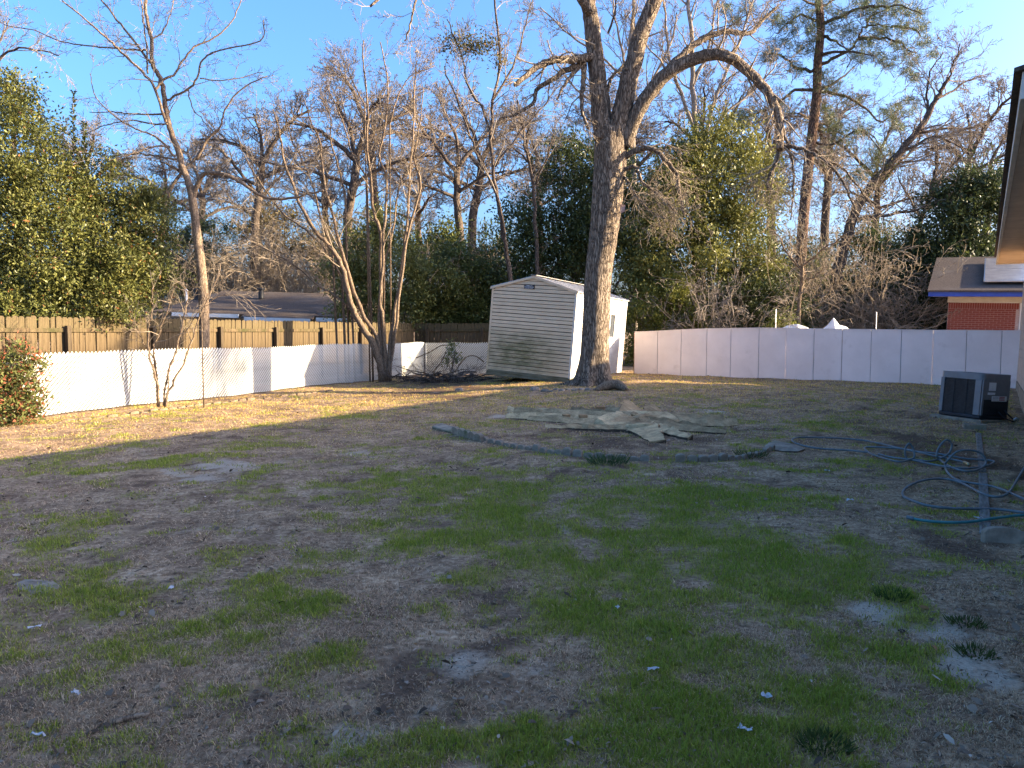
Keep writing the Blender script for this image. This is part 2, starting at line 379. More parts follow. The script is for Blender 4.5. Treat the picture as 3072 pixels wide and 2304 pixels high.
# ------------------------------------------------------------------ grass blades, straw, dead leaves (stuff)
rg = np.random.default_rng(3)
def sample_ground(n, y0, y1, power):
    u = rg.random(n)
    if abs(power - 1) < 1e-6: y = y0 * (y1 / y0) ** u
    else: y = (y0 ** (1 - power) + u * (y1 ** (1 - power) - y0 ** (1 - power))) ** (1 / (1 - power))
    x = (rg.random(n) * 2 - 1) * (.70 * y + 1.2)
    return x, y
FENCE_A = np.array([-9.3, 13.05]); FENCE_B = np.array([-3.2, 28.1])     # slatted fence line
def inside_yard(x, y):
    ab = FENCE_B - FENCE_A; s = (x - FENCE_A[0]) * ab[1] - (y - FENCE_A[1]) * ab[0]
    return (s > .15 * 16) & (y < 27.5) & ~((.852 * x - .524 * y > .55) & (.524 * x + .852 * y > 6) & (.524 * x + .852 * y < 24))
def blades(x, y, h, w, lean, col, tip, curl=.5):
    n = len(x); z = terrain(x, y) - .004 + (fbm(x * 5, y * 5, 81, 3) - .5) * .03 * np.exp(-np.maximum(y - 12, 0) / 6)
    a = rg.random(n) * 2 * np.pi; b = rg.random(n) * 2 * np.pi
    dx, dy = np.cos(a), np.sin(a); sx, sy = np.cos(b) * w / 2, np.sin(b) * w / 2
    l1 = lean * h * .35; l2 = lean * h
    z1 = h * .55 * np.sqrt(np.clip(1 - (lean * .6) ** 2, .02, 1)); z2 = h * np.sqrt(np.clip(1 - lean ** 2, .01, 1))
    P = np.zeros((n, 5, 3)); P[:, 0] = np.stack([x - sx, y - sy, z], 1); P[:, 1] = np.stack([x + sx, y + sy, z], 1)
    P[:, 2] = np.stack([x + dx * l1 + sx * .8, y + dy * l1 + sy * .8, z + z1], 1); P[:, 3] = np.stack([x + dx * l1 - sx * .8, y + dy * l1 - sy * .8, z + z1], 1)
    P[:, 4] = np.stack([x + dx * l2, y + dy * l2, z + z2], 1)
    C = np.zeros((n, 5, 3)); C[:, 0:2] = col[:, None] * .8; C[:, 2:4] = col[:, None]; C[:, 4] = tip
    b0 = np.arange(n)[:, None] * 5
    F4 = np.concatenate([b0 + np.array([[0, 1, 2, 3]])]); F3 = b0 + np.array([[3, 2, 4]])
    return P.reshape(-1, 3), [F4, F3], C.reshape(-1, 3)
def colmix(n, c1, c2, jit=.25):
    t = rg.random((n, 1)); c = np.array(c1) * (1 - t) + np.array(c2) * t
    return c * (1 + (rg.random((n, 1)) - .5) * 2 * jit)
def far_blades(x, y, h, w, lean, col):
    n = len(x); z = terrain(x, y) - .004; a = rg.random(n) * 2 * np.pi; b = rg.random(n) * 2 * np.pi
    sx, sy = np.cos(b) * w / 2, np.sin(b) * w / 2; l = lean * h; zz = h * np.sqrt(np.clip(1 - lean ** 2, .02, 1))
    P = np.zeros((n, 3, 3)); P[:, 0] = np.stack([x - sx, y - sy, z], 1); P[:, 1] = np.stack([x + sx, y + sy, z], 1); P[:, 2] = np.stack([x + np.cos(a) * l, y + np.sin(a) * l, z + zz], 1)
    return P.reshape(-1, 3), [np.arange(n * 3).reshape(n, 3)], np.repeat(col, 3, axis=0)
def grass_object(name, label, X, Y, hh, ww, lean, c):
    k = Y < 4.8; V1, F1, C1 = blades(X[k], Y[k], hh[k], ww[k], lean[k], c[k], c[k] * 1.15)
    V2, F2, C2 = far_blades(X[~k], Y[~k], hh[~k], ww[~k] * 1.5, lean[~k], c[~k]); b = len(V1)
    me = mesh_np(name, np.concatenate([V1, V2]), [F1[0], np.concatenate([F1[1], F2[0] + b])], M['grass'], False, np.concatenate([C1, C2]))
    tag(obj(name, me), label, 'grass', kind='stuff')
# green
X, Y = sample_ground(900000, 2.5, 25, 1.0)
g, b, d = patch(X, Y)
lit = (g + .22 * (fbm(X * 9, Y * 9, 91, 2) - .3))
keep = (rg.random(len(X)) < np.clip((lit - .12) * 1.1, 0.0, 1) * (1 - .75 * d)) & inside_yard(X, Y) & ~((Y > 16) & (rg.random(len(X)) < .45))
X, Y, g = X[keep], Y[keep], g[keep]
n = len(X); hh = (.012 + .024 * rg.random(n)) * (.7 + .8 * np.clip(g, 0, 1.2)); ww = .0022 + .00055 * Y
c = colmix(n, (.22, .235, .03), (.48, .46, .085)); yl = rg.random(n) < .2; c[yl] = colmix(yl.sum(), (.26, .21, .10), (.38, .30, .15))
lush = np.clip(g - .8, 0, .4)[:, None] * 2; c = c * (1 - lush) + lush * colmix(n, (.16, .21, .025), (.32, .36, .05))
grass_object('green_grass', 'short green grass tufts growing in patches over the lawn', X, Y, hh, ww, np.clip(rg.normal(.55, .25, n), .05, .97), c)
# dry straw
X, Y = sample_ground(760000, 2.5, 26, 1.15)
g, b, d = patch(X, Y)
cl = fbm(X * 2.1, Y * 2.1, 111); keep = (rg.random(len(X)) < np.clip(.22 + 1.9 * (cl - .38) - .4 * g - .6 * b - .5 * d + .16 * (Y > 11), .02, 1)) & inside_yard(X, Y)
X, Y = X[keep], Y[keep]; n = len(X); far = smooth(8, 17, Y)
hh = (.014 + .030 * rg.random(n)) * (1 + .4 * far); ww = .0018 + .0005 * Y
c = colmix(n, (.26, .165, .098), (.72, .51, .31)); sun_gold = (rg.random(n) < .8 * far); c[sun_gold] = colmix(sun_gold.sum(), (.48, .33, .085), (.70, .51, .15))  # far blades coloured gold to strengthen the look of the sunlit band
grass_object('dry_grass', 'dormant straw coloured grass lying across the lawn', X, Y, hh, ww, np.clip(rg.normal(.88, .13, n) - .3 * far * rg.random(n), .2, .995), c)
# dead leaves and chips
def leaf_quads(P, D, U, ln, wd, fold, cols):
    """P base, D direction, U normal; diamond leaf of 2 triangles folded along the midrib"""
    D = D / (np.linalg.norm(D, axis=1)[:, None] + 1e-9); S = np.cross(D, U); S /= np.linalg.norm(S, axis=1)[:, None] + 1e-9; Nn = np.cross(S, D)
    n = len(P); V = np.zeros((n, 4, 3)); ln = ln[:, None]; wd = wd[:, None]
    V[:, 0] = P; V[:, 1] = P + D * ln * .45 + S * wd / 2 + Nn * wd * fold; V[:, 2] = P + D * ln; V[:, 3] = P + D * ln * .45 - S * wd / 2 + Nn * wd * fold
    b = np.arange(n)[:, None] * 4
    F = np.concatenate([b + np.array([[0, 1, 2]]), b + np.array([[0, 2, 3]])])
    return V.reshape(-1, 3), F, np.repeat(cols, 4, axis=0)
def oval_leaves(P, D, U, ln, wd, fold, cols):
    """six-point curled leaf"""
    D = D / (np.linalg.norm(D, axis=1)[:, None] + 1e-9); S = np.cross(D, U); S /= np.linalg.norm(S, axis=1)[:, None] + 1e-9; Nn = np.cross(S, D)
    n = len(P); V = np.zeros((n, 6, 3)); ln = ln[:, None]; wd = wd[:, None]; f = fold[:, None]
    V[:, 0] = P; V[:, 1] = P + D * ln * .28 + S * wd * .42 + Nn * wd * f; V[:, 2] = P + D * ln * .68 + S * wd * .40 + Nn * wd * f * 1.5; V[:, 3] = P + D * ln + Nn * wd * f * .9
    V[:, 4] = P + D * ln * .62 - S * wd * .46 + Nn * wd * f * 1.3; V[:, 5] = P + D * ln * .25 - S * wd * .36 + Nn * wd * f * .7
    b = np.arange(n)[:, None] * 6
    F = np.concatenate([b + np.array([[0, 1, 5]]), b + np.array([[1, 2, 4]]), b + np.array([[1, 4, 5]]), b + np.array([[2, 3, 4]])])
    return V.reshape(-1, 3), F, np.repeat(cols, 6, axis=0)
X, Y = sample_ground(120000, 2.5, 25, 1.1)
g, b, d = patch(X, Y); cl = fbm(X * 1.1, Y * 1.1, 131)
keep = (rg.random(len(X)) < np.clip(.10 + 1.0 * (cl - .45) + .5 * d + .15 * b - .22 * np.clip(g, 0, 1) + .25 * (X > .55 * Y), .025, 1)) & inside_yard(X, Y)
X, Y = X[keep], Y[keep]; n = len(X)
a = rg.random(n) * 2 * np.pi; D = np.stack([np.cos(a), np.sin(a), rg.normal(.05, .22, n)], 1); U = np.stack([rg.normal(0, .4, n), rg.normal(0, .4, n), np.ones(n)], 1)
P = np.stack([X, Y, terrain(X, Y) + .004 + .012 * rg.random(n)], 1)
ln = np.where(rg.random(n) < .07, .03 + .03 * rg.random(n), .008 + .016 * rg.random(n)) * (1 + .03 * Y); wd = ln * np.where(rg.random(n) < .5, .55, .18) * (.7 + .6 * rg.random(n))
c = colmix(n, (.10, .07, .05), (.30, .225, .16)); dk = rg.random(n) < .28; c[dk] = colmix(dk.sum(), (.06, .042, .03), (.12, .085, .06)); pale = rg.random(n) < .05; c[pale] = colmix(pale.sum(), (.30, .24, .18), (.46, .38, .30)); org = rg.random(n) < .03; c[org] = colmix(org.sum(), (.25, .12, .05), (.33, .18, .08))
V, F, C = oval_leaves(P, D, U, ln, wd, rg.uniform(-.1, .5, n), c)
tag(obj('leaf_litter', mesh_np('leaf_litter', V, F, M['litter'], False, C)), 'dead leaves, bark chips and twigs strewn over the lawn', 'leaf litter', kind='stuff')

# ------------------------------------------------------------------ own house on the right (wall, eave, soffit)
DV = Vector((.524, .852, 0)); MV = Vector((.852, -.524, 0))           # along the house wall / out to the right
def od(o, d, z=0): return MV * o + DV * d + Vector((0, 0, z))
TILT = .04                                                         # the plumb line against the sloping yard
hx = empty('house', od(.66, 22.2), 'tan house with shingled eave and pale soffit at the right edge', 'house')
def house_part(name, mat, boxes, bevel=0, parent=hx):
    mb = MB()
    for (o0, o1, d0, d1, z0, z1) in boxes:
        c = [od(o0, d0), od(o1, d0), od(o1, d1), od(o0, d1)]
        vs = [(p.x, p.y, z0) for p in c] + [(p.x, p.y, z1) for p in c]
        base = hx.location
        vs = [tuple(Vector(v) - base + Vector((TILT * v[2], 0, 0))) for v in vs]
        mb.add(vs, [(0, 1, 2, 3), (7, 6, 5, 4), (4, 5, 1, 0), (5, 6, 2, 1), (6, 7, 3, 2), (7, 4, 0, 3)])
    return mb.build(name, mat, parent, bevel)
house_part('foundation', M['concrete'], [(.64, 8.6, 8.0, 22.15, -.2, .42)])
wl = house_part('wall', M['pink_siding'], [(.70, 8.5, 8.05, 22.1, .42, 3.35)])
for k in range(15):
    z0 = .44 + k * .19
    mb = MB()
    house_part('siding_board', M['pink_siding'], [(.655 - .012, .70, 8.02, 22.12, z0, z0 + .185)], .004, wl)
house_part('corner_board', M['cream'], [(.632, .75, 22.11, 22.2, .4, 3.35)])
EZ = 3.54
# soffit panels under the eave
e0, e1 = 7.6, 26.0
k = 0; dd = e0
while dd < e1 - .05:
    nd = min(dd + 1.22, e1)
    house_part('soffit_panel', M['soffit'], [(.105, .95, dd + .004, nd - .004, EZ - .02, EZ - .002)], .002); dd = nd
house_part('fascia', M['cream'], [(.05, .10, e0 - .02, e1 + .02, EZ - .05, EZ + .17)], .004)
house_part('end_fascia', M['cream'], [(.105, 8.6, e1 + .004, e1 + .045, EZ - .05, EZ + .12)], .004)
# roof: two low slopes
def roof_slab(name, pts, th, mat, parent):
    base = hx.location; mb = MB()
    up = [Vector((p[0], p[1], p[2])) for p in pts]
    vs = [tuple(p - base + Vector((TILT * p.z, 0, 0))) for p in up] + [tuple(p - base + Vector((TILT * p.z, 0, -th))) for p in up]
    n = len(pts)
    mb.add(vs, [tuple(range(n)), tuple(range(2 * n - 1, n - 1, -1))] + [(i, i + n, (i + 1) % n + n, (i + 1) % n) for i in range(n)])
    return mb.build(name, mat, parent)
RG = 4.35; RZ = EZ + .20 + .24 * (RG - .16)
roof_slab('roof_slope', [od(-.01, e0 - .06, EZ + .20), od(-.01, e1 + .08, EZ + .20), od(RG, e1 + .08, RZ), od(RG, e0 - .06, RZ)], .035, M['asphalt_shingle'], hx)
roof_slab('roof_slope', [od(RG, e0 - .06, RZ), od(RG, e1 + .08, RZ), od(8.6, e1 + .08, EZ + .2), od(8.6, e0 - .06, EZ + .2)], .035, M['asphalt_shingle'], hx)
house_part('gable_wall', M['beige_siding'], [(.8, 8.4, 8.2, 22.0, 3.35, 3.42)])
# unseen house block behind the viewer, added to keep the foreground shaded
house_part('wall', M['pink_siding'], [(3.4, 9.6, -9, 7.9, -.2, 3.3)])
roof_slab('roof_slope', [od(2.9, -9.5, 3.34), od(2.9, 8.0, 3.34), od(6.5, 8.0, 4.45), od(6.5, -9.5, 4.45)], .05, M['asphalt_shingle'], hx)
roof_slab('roof_slope', [od(6.5, -9.5, 4.45), od(6.5, 8.0, 4.45), od(10.1, 8.0, 3.34), od(10.1, -9.5, 3.34)], .05, M['asphalt_shingle'], hx)

# ------------------------------------------------------------------ white panel fence on the right
WL = ground(634, 373.5); WR = ground(1016, 388.5)
wdir = (WR - WL); wdir.z = 0; WLEN = wdir.length; wdir.normalize()
wrot = math.atan2(wdir.y, wdir.x)
wf = empty('panel_fence', (WL.x, WL.y, WL.z), 'long white flat panel fence across the back right of the yard', 'fence', rz=wrot)
seams = [634, 657, 680.5, 706, 730, 758, 785, 813, 841, 870, 900, 931.7, 965, 1000, 1021]
us = []
for s in seams:                                                        # panel widths measured along the fence line
    d = ray(s, 380); nrm = Vector((-wdir.y, wdir.x, 0)); t = (WL.dot(nrm)) / (d.x * nrm.x + d.y * nrm.y)
    us.append((d * t - WL).dot(wdir))
tops = [1.33, 1.36, 1.40, 1.43, 1.44, 1.45, 1.44, 1.42, 1.41, 1.40, 1.39, 1.38, 1.375, 1.37, 1.37]
random.seed(5)
for i in range(14):
    u0, u1 = us[i] + .007, us[i + 1] - .007
    lo = []
    for u in (u0, u1):
        p = WL + wdir * u; lo.append(float(terrain(p.x, p.y)) - WL.z - .03)
    mb = MB(); y = random.uniform(-.008, .008)
    mb.prism([(u0, lo[0]), (u1, lo[1]), (u1, tops[i + 1]), (u0, tops[i])], y, y + .02)
    mb.build('panel', M['panel_white'], wf, .003)
for i in range(15):
    p = WL + wdir * us[i]; z = float(terrain(p.x, p.y)) - WL.z
    MB().box(us[i] - .02, us[i] + .02, .012 + .012, .04, z - .05, tops[i] - .02).build('seam_strip', M['rust_seam'] if i in (0, 8) else M['seam'], wf)
    if i % 2 == 0:
        MB().box(us[i] - .045, us[i] + .045, .042, .13, z - .3, tops[i] - .03).build('post', M['cedar_dark'], wf)
for z in (.35, 1.2):
    MB().box(us[0], us[-1], .041, .07, z, z + .08).build('rail', M['cedar_dark'], wf)
mb = MB()
for i in range(14): mb.prism([(us[i], tops[i]), (us[i + 1], tops[i + 1]), (us[i + 1], tops[i + 1] + .018), (us[i], tops[i] + .018)], -.012, .03)
mb.build('cap_trim', M['panel_white'], wf)

# ------------------------------------------------------------------ shed
def siding_mat():
    m, t, p = nodemat('aged_metal_siding')
    tc = N(t, 'ShaderNodeTexCoord')
    n = N(t, 'ShaderNodeTexNoise', i_Scale=2.2, i_Detail=6.0, i_Roughness=.6); L(t, tc.outputs['Object'], n.inputs['Vector'])
    r = ramp(t, n.outputs[0], [(.3, (.60, .465, .30)), (.7, (.74, .58, .385))])
    mp = N(t, 'ShaderNodeMapping'); mp.inputs['Scale'].default_value = (1.5, 1.5, 5); L(t, tc.outputs['Object'], mp.inputs[0])
    n2 = N(t, 'ShaderNodeTexNoise', i_Scale=1.4, i_Detail=7.0, i_Roughness=.7); L(t, mp.outputs[0], n2.inputs['Vector'])
    r2 = ramp(t, n2.outputs[0], [(.22, 0.0), (.56, 1.0)])
    sx = N(t, 'ShaderNodeSeparateXYZ'); L(t, tc.outputs['Object'], sx.inputs[0])
    # algae grows in a band low on the front wall
    def bell(o, c, wd):
        a = N(t, 'ShaderNodeMath', operation='SUBTRACT'); L(t, o, a.inputs[0]); a.inputs[1].default_value = c
        b = N(t, 'ShaderNodeMath', operation='DIVIDE'); L(t, a.outputs[0], b.inputs[0]); b.inputs[1].default_value = wd
        c_ = N(t, 'ShaderNodeMath', operation='POWER'); L(t, b.outputs[0], c_.inputs[0]); c_.inputs[1].default_value = 2
        d = N(t, 'ShaderNodeMath', operation='SUBTRACT'); d.inputs[0].default_value = 1; d.use_clamp = True; L(t, c_.outputs[0], d.inputs[1])
        return d.outputs[0]
    m1 = N(t, 'ShaderNodeMath', operation='MULTIPLY'); L(t, bell(sx.outputs[0], 1.05, 1.6), m1.inputs[0]); L(t, bell(sx.outputs[2], .65, .85), m1.inputs[1])
    front = N(t, 'ShaderNodeMath', operation='LESS_THAN'); L(t, sx.outputs[1], front.inputs[0]); front.inputs[1].default_value = .03
    m2 = N(t, 'ShaderNodeMath', operation='MULTIPLY'); L(t, m1.outputs[0], m2.inputs[0]); L(t, front.outputs[0], m2.inputs[1])
    m3 = N(t, 'ShaderNodeMath', operation='MULTIPLY'); L(t, m2.outputs[0], m3.inputs[0]); L(t, r2.outputs[0], m3.inputs[1])
    mx = N(t, 'ShaderNodeMix', data_type='RGBA'); L(t, m3.outputs[0], mx.inputs['Factor']); L(t, r.outputs[0], mx.inputs[6]); mx.inputs[7].default_value = (.15, .14, .055, 1)
    L(t, mx.outputs[2], p.inputs['Base Color']); p.inputs['Roughness'].default_value = .5; p.inputs['Specular IOR Level'].default_value = .3
    return m
M['siding'] = siding_mat()
M['groove'] = pmat('shade_dark_groove', (.07, .06, .045), (.12, .105, .08), 6, .8)  # backing wall coloured dark to deepen the shade in the siding gaps
M['siding_white'] = pmat('white_metal_trim', (.55, .51, .44), (.68, .64, .56), 4, .45, c3=(.35, .33, .27), s3=6, mid=.62)
M['shed_roof'] = pmat('grey_metal_roof', (.36, .34, .32), (.52, .50, .47), 4, .5, metal=.2, c3=(.18, .15, .12), s3=2)
NR = ground(569.5, 382.0)
SW, SL, SROT = 2.66, 4.35, R(-27)
STILT = R(4.3)
sh = empty('shed', (0, 0, 0), 'tilted cream metal shed with mildewed front and low gable roof', 'shed')
sdx = Vector((math.cos(SROT), math.sin(SROT), 0))
o0 = NR - sdx * SW * math.cos(STILT)
sh.location = (o0.x, o0.y, NR.z + SW * math.sin(STILT) - .03)
sh.rotation_euler = (Matrix.Rotation(SROT, 4, 'Z') @ Matrix.Rotation(STILT, 4, 'Y') @ Matrix.Rotation(R(-1.2), 4, 'X')).to_euler()
WH, PK = 2.52, 2.88                                                    # eave and peak height
front_wall = MB().add([(0.02, .03, .14), (SW - .02, .03, .14), (SW - .02, .03, WH), (SW / 2, .03, PK), (.02, .03, WH),
                       (0.02, SL - .03, .14), (SW - .02, SL - .03, .14), (SW - .02, SL - .03, WH), (SW / 2, SL - .03, PK), (.02, SL - .03, WH)],
                      [(0, 1, 2, 3, 4), (9, 8, 7, 6, 5), (1, 6, 7, 2), (5, 0, 4, 9), (0, 5, 6, 1)]).build('wall', M['groove'], sh)
nb = 13; bh = (PK - .14) / nb
def lap_profile(z0, h):                                                # two laps per board with open grooves, seen in section (y,z)
    h2 = h / 2; g = .013
    return [(.034, z0), (-.006, z0 + .002), (.000, z0 + h2 - g), (.034, z0 + h2 - g), (.034, z0 + h2), (-.006, z0 + h2 + .002), (.000, z0 + h - g * 1.6), (.034, z0 + h - g * 1.6), (.034, z0 + h)]
for k in range(nb):
    z0 = .14 + k * bh; z1 = z0 + bh
    def span(z):
        if z <= WH: return .03, SW - .03
        f = (z - WH) / (PK - WH); return .03 + f * (SW / 2 - .03), SW - .03 - f * (SW / 2 - .03)
    pr = lap_profile(z0, bh); vs = []; n = len(pr)
    for s in (0, 1):
        for (yy, zz) in pr:
            vs.append((span(min(zz, PK - .002))[s], yy, min(zz, PK - .002)))
    fs = [(i, i + 1, i + 1 + n, i + n) for i in range(n - 1)] + [tuple(range(n))[::-1], tuple(range(n, 2 * n))]
    MB().add(vs, [f[::-1] for f in fs]).build('siding_board', M['siding'], front_wall)
nb2 = 11; bh2 = (WH - .14) / nb2
for k in range(nb2):
    z0 = .14 + k * bh2; pr = lap_profile(z0, bh2); n = len(pr); vs = []
    for y in (.03, SL - .03):
        for (yy, zz) in pr: vs.append((SW - yy * .5, y, zz))
    fs = [(i, i + 1, i + 1 + n, i + n) for i in range(n - 1)] + [tuple(range(n))[::-1], tuple(range(n, 2 * n))]
    MB().add(vs, fs[:-2] + fs[-2:]).build('siding_board', M['siding_white'], front_wall)
for (x, y) in ((0.0, 0), (SW, 0), (SW, SL)):
    mb = MB(); sx = 1 if x == 0 else -1; sy = 1 if y == 0 else -1
    mb.box(min(x - sx * .012, x + sx * .05), max(x - sx * .012, x + sx * .05), min(y - sy * .012, y), max(y - sy * .012, y), .12, WH + .01)
    mb.box(min(x - sx * .012, x), max(x - sx * .012, x), min(y + sy * .001, y + sy * .075), max(y + sy * .001, y + sy * .075), .12, WH + .01)
    mb.build('corner_trim', M['siding'] if x == 0 else M['siding_white'], sh, .003)
def shed_roof(side):
    mb = MB(); ov = .05
    ex = -ov if side == 0 else SW + ov
    sl = (PK - WH) / (SW / 2); ez = WH - sl * ov
    y0, y1 = -.035, SL + .05; th = .02
    mb.add([(SW / 2, y0, PK + .03), (ex, y0, ez + .03), (ex, y1, ez + .03), (SW / 2, y1, PK + .03), (SW / 2, y0, PK + .03 - th), (ex, y0, ez + .03 - th), (ex, y1, ez + .03 - th), (SW / 2, y1, PK + .03 - th)],
           [(0, 1, 2, 3), (7, 6, 5, 4), (0, 4, 5, 1), (1, 5, 6, 2), (2, 6, 7, 3), (3, 7, 4, 0)])
    o = mb.build('roof_panel', M['shed_roof'], sh)
    for k in range(9):
        yy = y0 + .02 + k * (y1 - y0 - .04) / 8; mr = MB()
        mr.add([(SW / 2, yy - .02, PK + .031), (ex, yy - .02, ez + .031), (ex, yy + .02, ez + .031), (SW / 2, yy + .02, PK + .031),
                (SW / 2, yy - .009, PK + .055), (ex, yy - .009, ez + .055), (ex, yy + .009, ez + .055), (SW / 2, yy + .009, PK + .055)],
               [(0, 1, 5, 4), (4, 5, 6, 7), (7, 6, 2, 3), (0, 4, 7, 3), (1, 2, 6, 5)])
        mr.build('rib', M['shed_roof'], o)
    MB().add([(SW / 2, y0 - .012, PK + .035), (ex, y0 - .012, ez + .035), (ex, y0 - .012, ez - .03), (SW / 2, y0 - .012, PK - .03), (SW / 2, y0 - .002, PK + .035), (ex, y0 - .002, ez + .035), (ex, y0 - .002, ez - .03), (SW / 2, y0 - .002, PK - .03)],
             [(0, 1, 2, 3), (7, 6, 5, 4), (0, 4, 5, 1), (1, 5, 6, 2), (2, 6, 7, 3), (3, 7, 4, 0)]).build('rake_trim', M['siding'], sh)
shed_roof(0); shed_roof(1)
MB().box(SW / 2 - .1, SW / 2 + .1, -.075, SL + .075, PK + .052, PK + .062).build('ridge_cap', M['shed_roof'], sh)
MB().box(0, SW, -.01, .06, -.02, .138).build('skid', M['skid'], sh, .006)
MB().box(SW - .06, SW, .062, SL, -.05, .138).build('skid', M['skid'], sh, .006)
MB().box(0, .06, .062, SL, -.05, .138).build('skid', M['skid'], sh, .006)
wn = MB(); wy0, wy1, wz0, wz1 = 2.35, 3.2, 1.33, 2.02
for (a, b, c, d) in ((wy0 - .05, wy0, wz0 - .05, wz1 + .05), (wy1, wy1 + .05, wz0 - .05, wz1 + .05), (wy0, wy1, wz0 - .05, wz0), (wy0, wy1, wz1, wz1 + .05), (wy0 + .40, wy0 + .45, wz0, wz1)):
    wn.box(SW + .002, SW + .045, a, b, c, d)
wo = wn.build('window', M['siding_white'], sh, .004)
for a, b in ((wy0, wy0 + .40), (wy0 + .45, wy1)):
    MB().box(SW + .008, SW + .014, a + .001, b - .001, wz0 + .001, wz1 - .001).build('pane', M['glass'], wo)
pl = MB().box(1.03, 1.36, -.022, -.008, 2.54, 2.67).build('maker_plate', M['black'], sh, .003)
random.seed(8)
for zc, xs in ((2.635, (1.08, 1.27)), (2.60, (1.045, 1.34)), (2.565, (1.06, 1.30))):         # worn, unreadable print
    mb = MB(); x = xs[0]
    while x < xs[1]:
        wd = random.uniform(.008, .02); mb.box(x, x + wd, -.0245, -.0225, zc - .009, zc + .009); x += wd + random.uniform(.004, .014)
    mb.build('worn_print', M['sticker'], pl)

# ------------------------------------------------------------------ slatted chain link fence on the left
def lean_fence():
    CA = Vector((FENCE_A[0], FENCE_A[1], 0)); CB = Vector((FENCE_B[0], FENCE_B[1], 0))
    CC = CB + Vector((3.05, -1.45, 0))
    f = empty('slat_fence', CA, 'low white slatted chain link fence running along the left of the yard', 'fence')
    Hh = 1.17; sp = .088; wdt = .046; lean = .98
    def slat_mesh():
        mb = MB(); a = wdt * 1.30
        mb.prism([(0, .03), (a, .03), (a + lean * (Hh - .03), Hh), (a * .5 + lean * (Hh - .03), Hh + .035), (lean * (Hh - .03), Hh)], -.003, .003)
        me = bpy.data.meshes.new('slat'); me.from_pydata(mb.V, [], mb.F); me.update(); me.materials.append(M['white_slat']); return me
    sm = slat_mesh()
    for (A, B) in ((CA, CB), (CB, CC)):
        d = B - A; Ln = d.length; a = math.atan2(d.y, d.x); n = int(Ln / sp)
        first = -int(Hh / sp)
        for i in range(first, n):
            u = i * sp; clip = min(1, (Ln - u - .07) / (lean * Hh))
            me = sm
            if u + lean * Hh + .07 > Ln or u < 0:                     # slats cut short by the end post
                lo_ = .03 if u >= 0 else .03 + (-u) / lean; hi_ = Hh if clip >= 1 else .03 + max(.05, (Ln - u - .07)) / lean
                if hi_ - lo_ < .05: continue
                q = MB(); aa = wdt * 1.3; x0 = lean * (lo_ - .03); x1 = lean * (hi_ - .03)
                q.prism([(x0, lo_), (x0 + aa, lo_), (x1 + aa, hi_), (x1, hi_)], -.006, .006)
                me = bpy.data.meshes.new('slat'); me.from_pydata(q.V, [], q.F); me.update(); me.materials.append(M['white_slat'])
            o = obj('slat', me, f); p = A + d.normalized() * u
            o.location = p - CA + Vector((0, 0, float(terrain(p.x, p.y)) + 0)); o.rotation_euler = (0, 0, a)
        # woven wire crossing the slats
        mb = MB(); dn = d.normalized(); nn = Vector((dn.y, -dn.x, 0)) * -.006
        for i in range(0, n + int(Hh / sp)):
            u1 = i * sp; u0 = u1 - Hh; za, zb = Hh + .02, 0
            if u0 < 0: zb = -u0; u0 = 0
            if u1 > Ln: za = Hh - (u1 - Ln); u1 = Ln
            if za - zb < .05: continue
            pa = A + dn * u0 - CA + nn; pb = A + dn * u1 - CA + nn
            mb.tube([(pa.x, pa.y, za if False else Hh - 0 if zb == 0 else Hh - zb), (pb.x, pb.y, Hh - za if za < Hh else .01)], .0032, 3, False)
        mb.build('wire_mesh', M['wire'], f, kind='stuff')
        k = 0
        while k * 2.9 <= Ln + .1:
            p = A + dn * min(k * 2.9 + .03, Ln) - CA - Vector((dn.y, -dn.x, 0)) * .05
            MB().tube([(p.x, p.y, -.2), (p.x, p.y, Hh - .02)], .03, 10).build('post', M['wire'], f, smooth_=True); k += 1
    return f
random.seed(2); lean_fence()

# ------------------------------------------------------------------ cedar fence behind it
def cedar_fence():
    A = Vector((-11.1, 14.5, 0)); B = Vector((-4.05, 31.9, 0)); C_ = B + Vector((5.2, -1.3, 0))
    f = empty('cedar_fence', A, 'weathered cedar picket fence with rails behind the white slatted fence', 'fence')
    Hh = 1.92; random.seed(4)
    base = []
    for wv in range(4):
        wd = .128 + .004 * wv; mb = MB()
        mb.prism([(0, .02), (wd, .02), (wd, Hh - .035), (wd - .03, Hh), (.03, Hh), (0, Hh - .035)], 0, .018)
        me = bpy.data.meshes.new('picket'); me.from_pydata(mb.V, [], mb.F); me.update(); me.materials.append(M['cedar']); base.append(me)
    for (P, Q) in ((A, B), (B, C_)):
        d = Q - P; Ln = d.length; a = math.atan2(d.y, d.x); dn = d.normalized(); nr = Vector((dn.y, -dn.x, 0))
        u = 0
        while u < Ln - .12:
            o = obj('picket', random.choice(base), f); p = P + dn * u
            o.location = p - A + Vector((0, 0, random.uniform(-.02, .015))); o.rotation_euler = (random.uniform(-.008, .008), random.uniform(-.008, .008) + TILT * .4, a); u += .143
        for zc in (.35, 1.62):
            mb = MB(); Mx = Matrix.Translation(P - A) @ Matrix.Rotation(a, 4, 'Z'); mb.box(0, Ln, -.042, -.003, zc - .045, zc + .045, Mx); mb.build('rail', M['cedar'], f, .004)
        k = 0
        while k * 2.35 + .6 < Ln:
            Mx = Matrix.Translation(P - A + dn * (k * 2.35 + .6)) @ Matrix.Rotation(a, 4, 'Z')
            MB().box(-.05, .05, -.145, -.044, -.3, 1.72, Mx).build('post', M['cedar_dark'], f, .006); k += 1
cedar_fence()

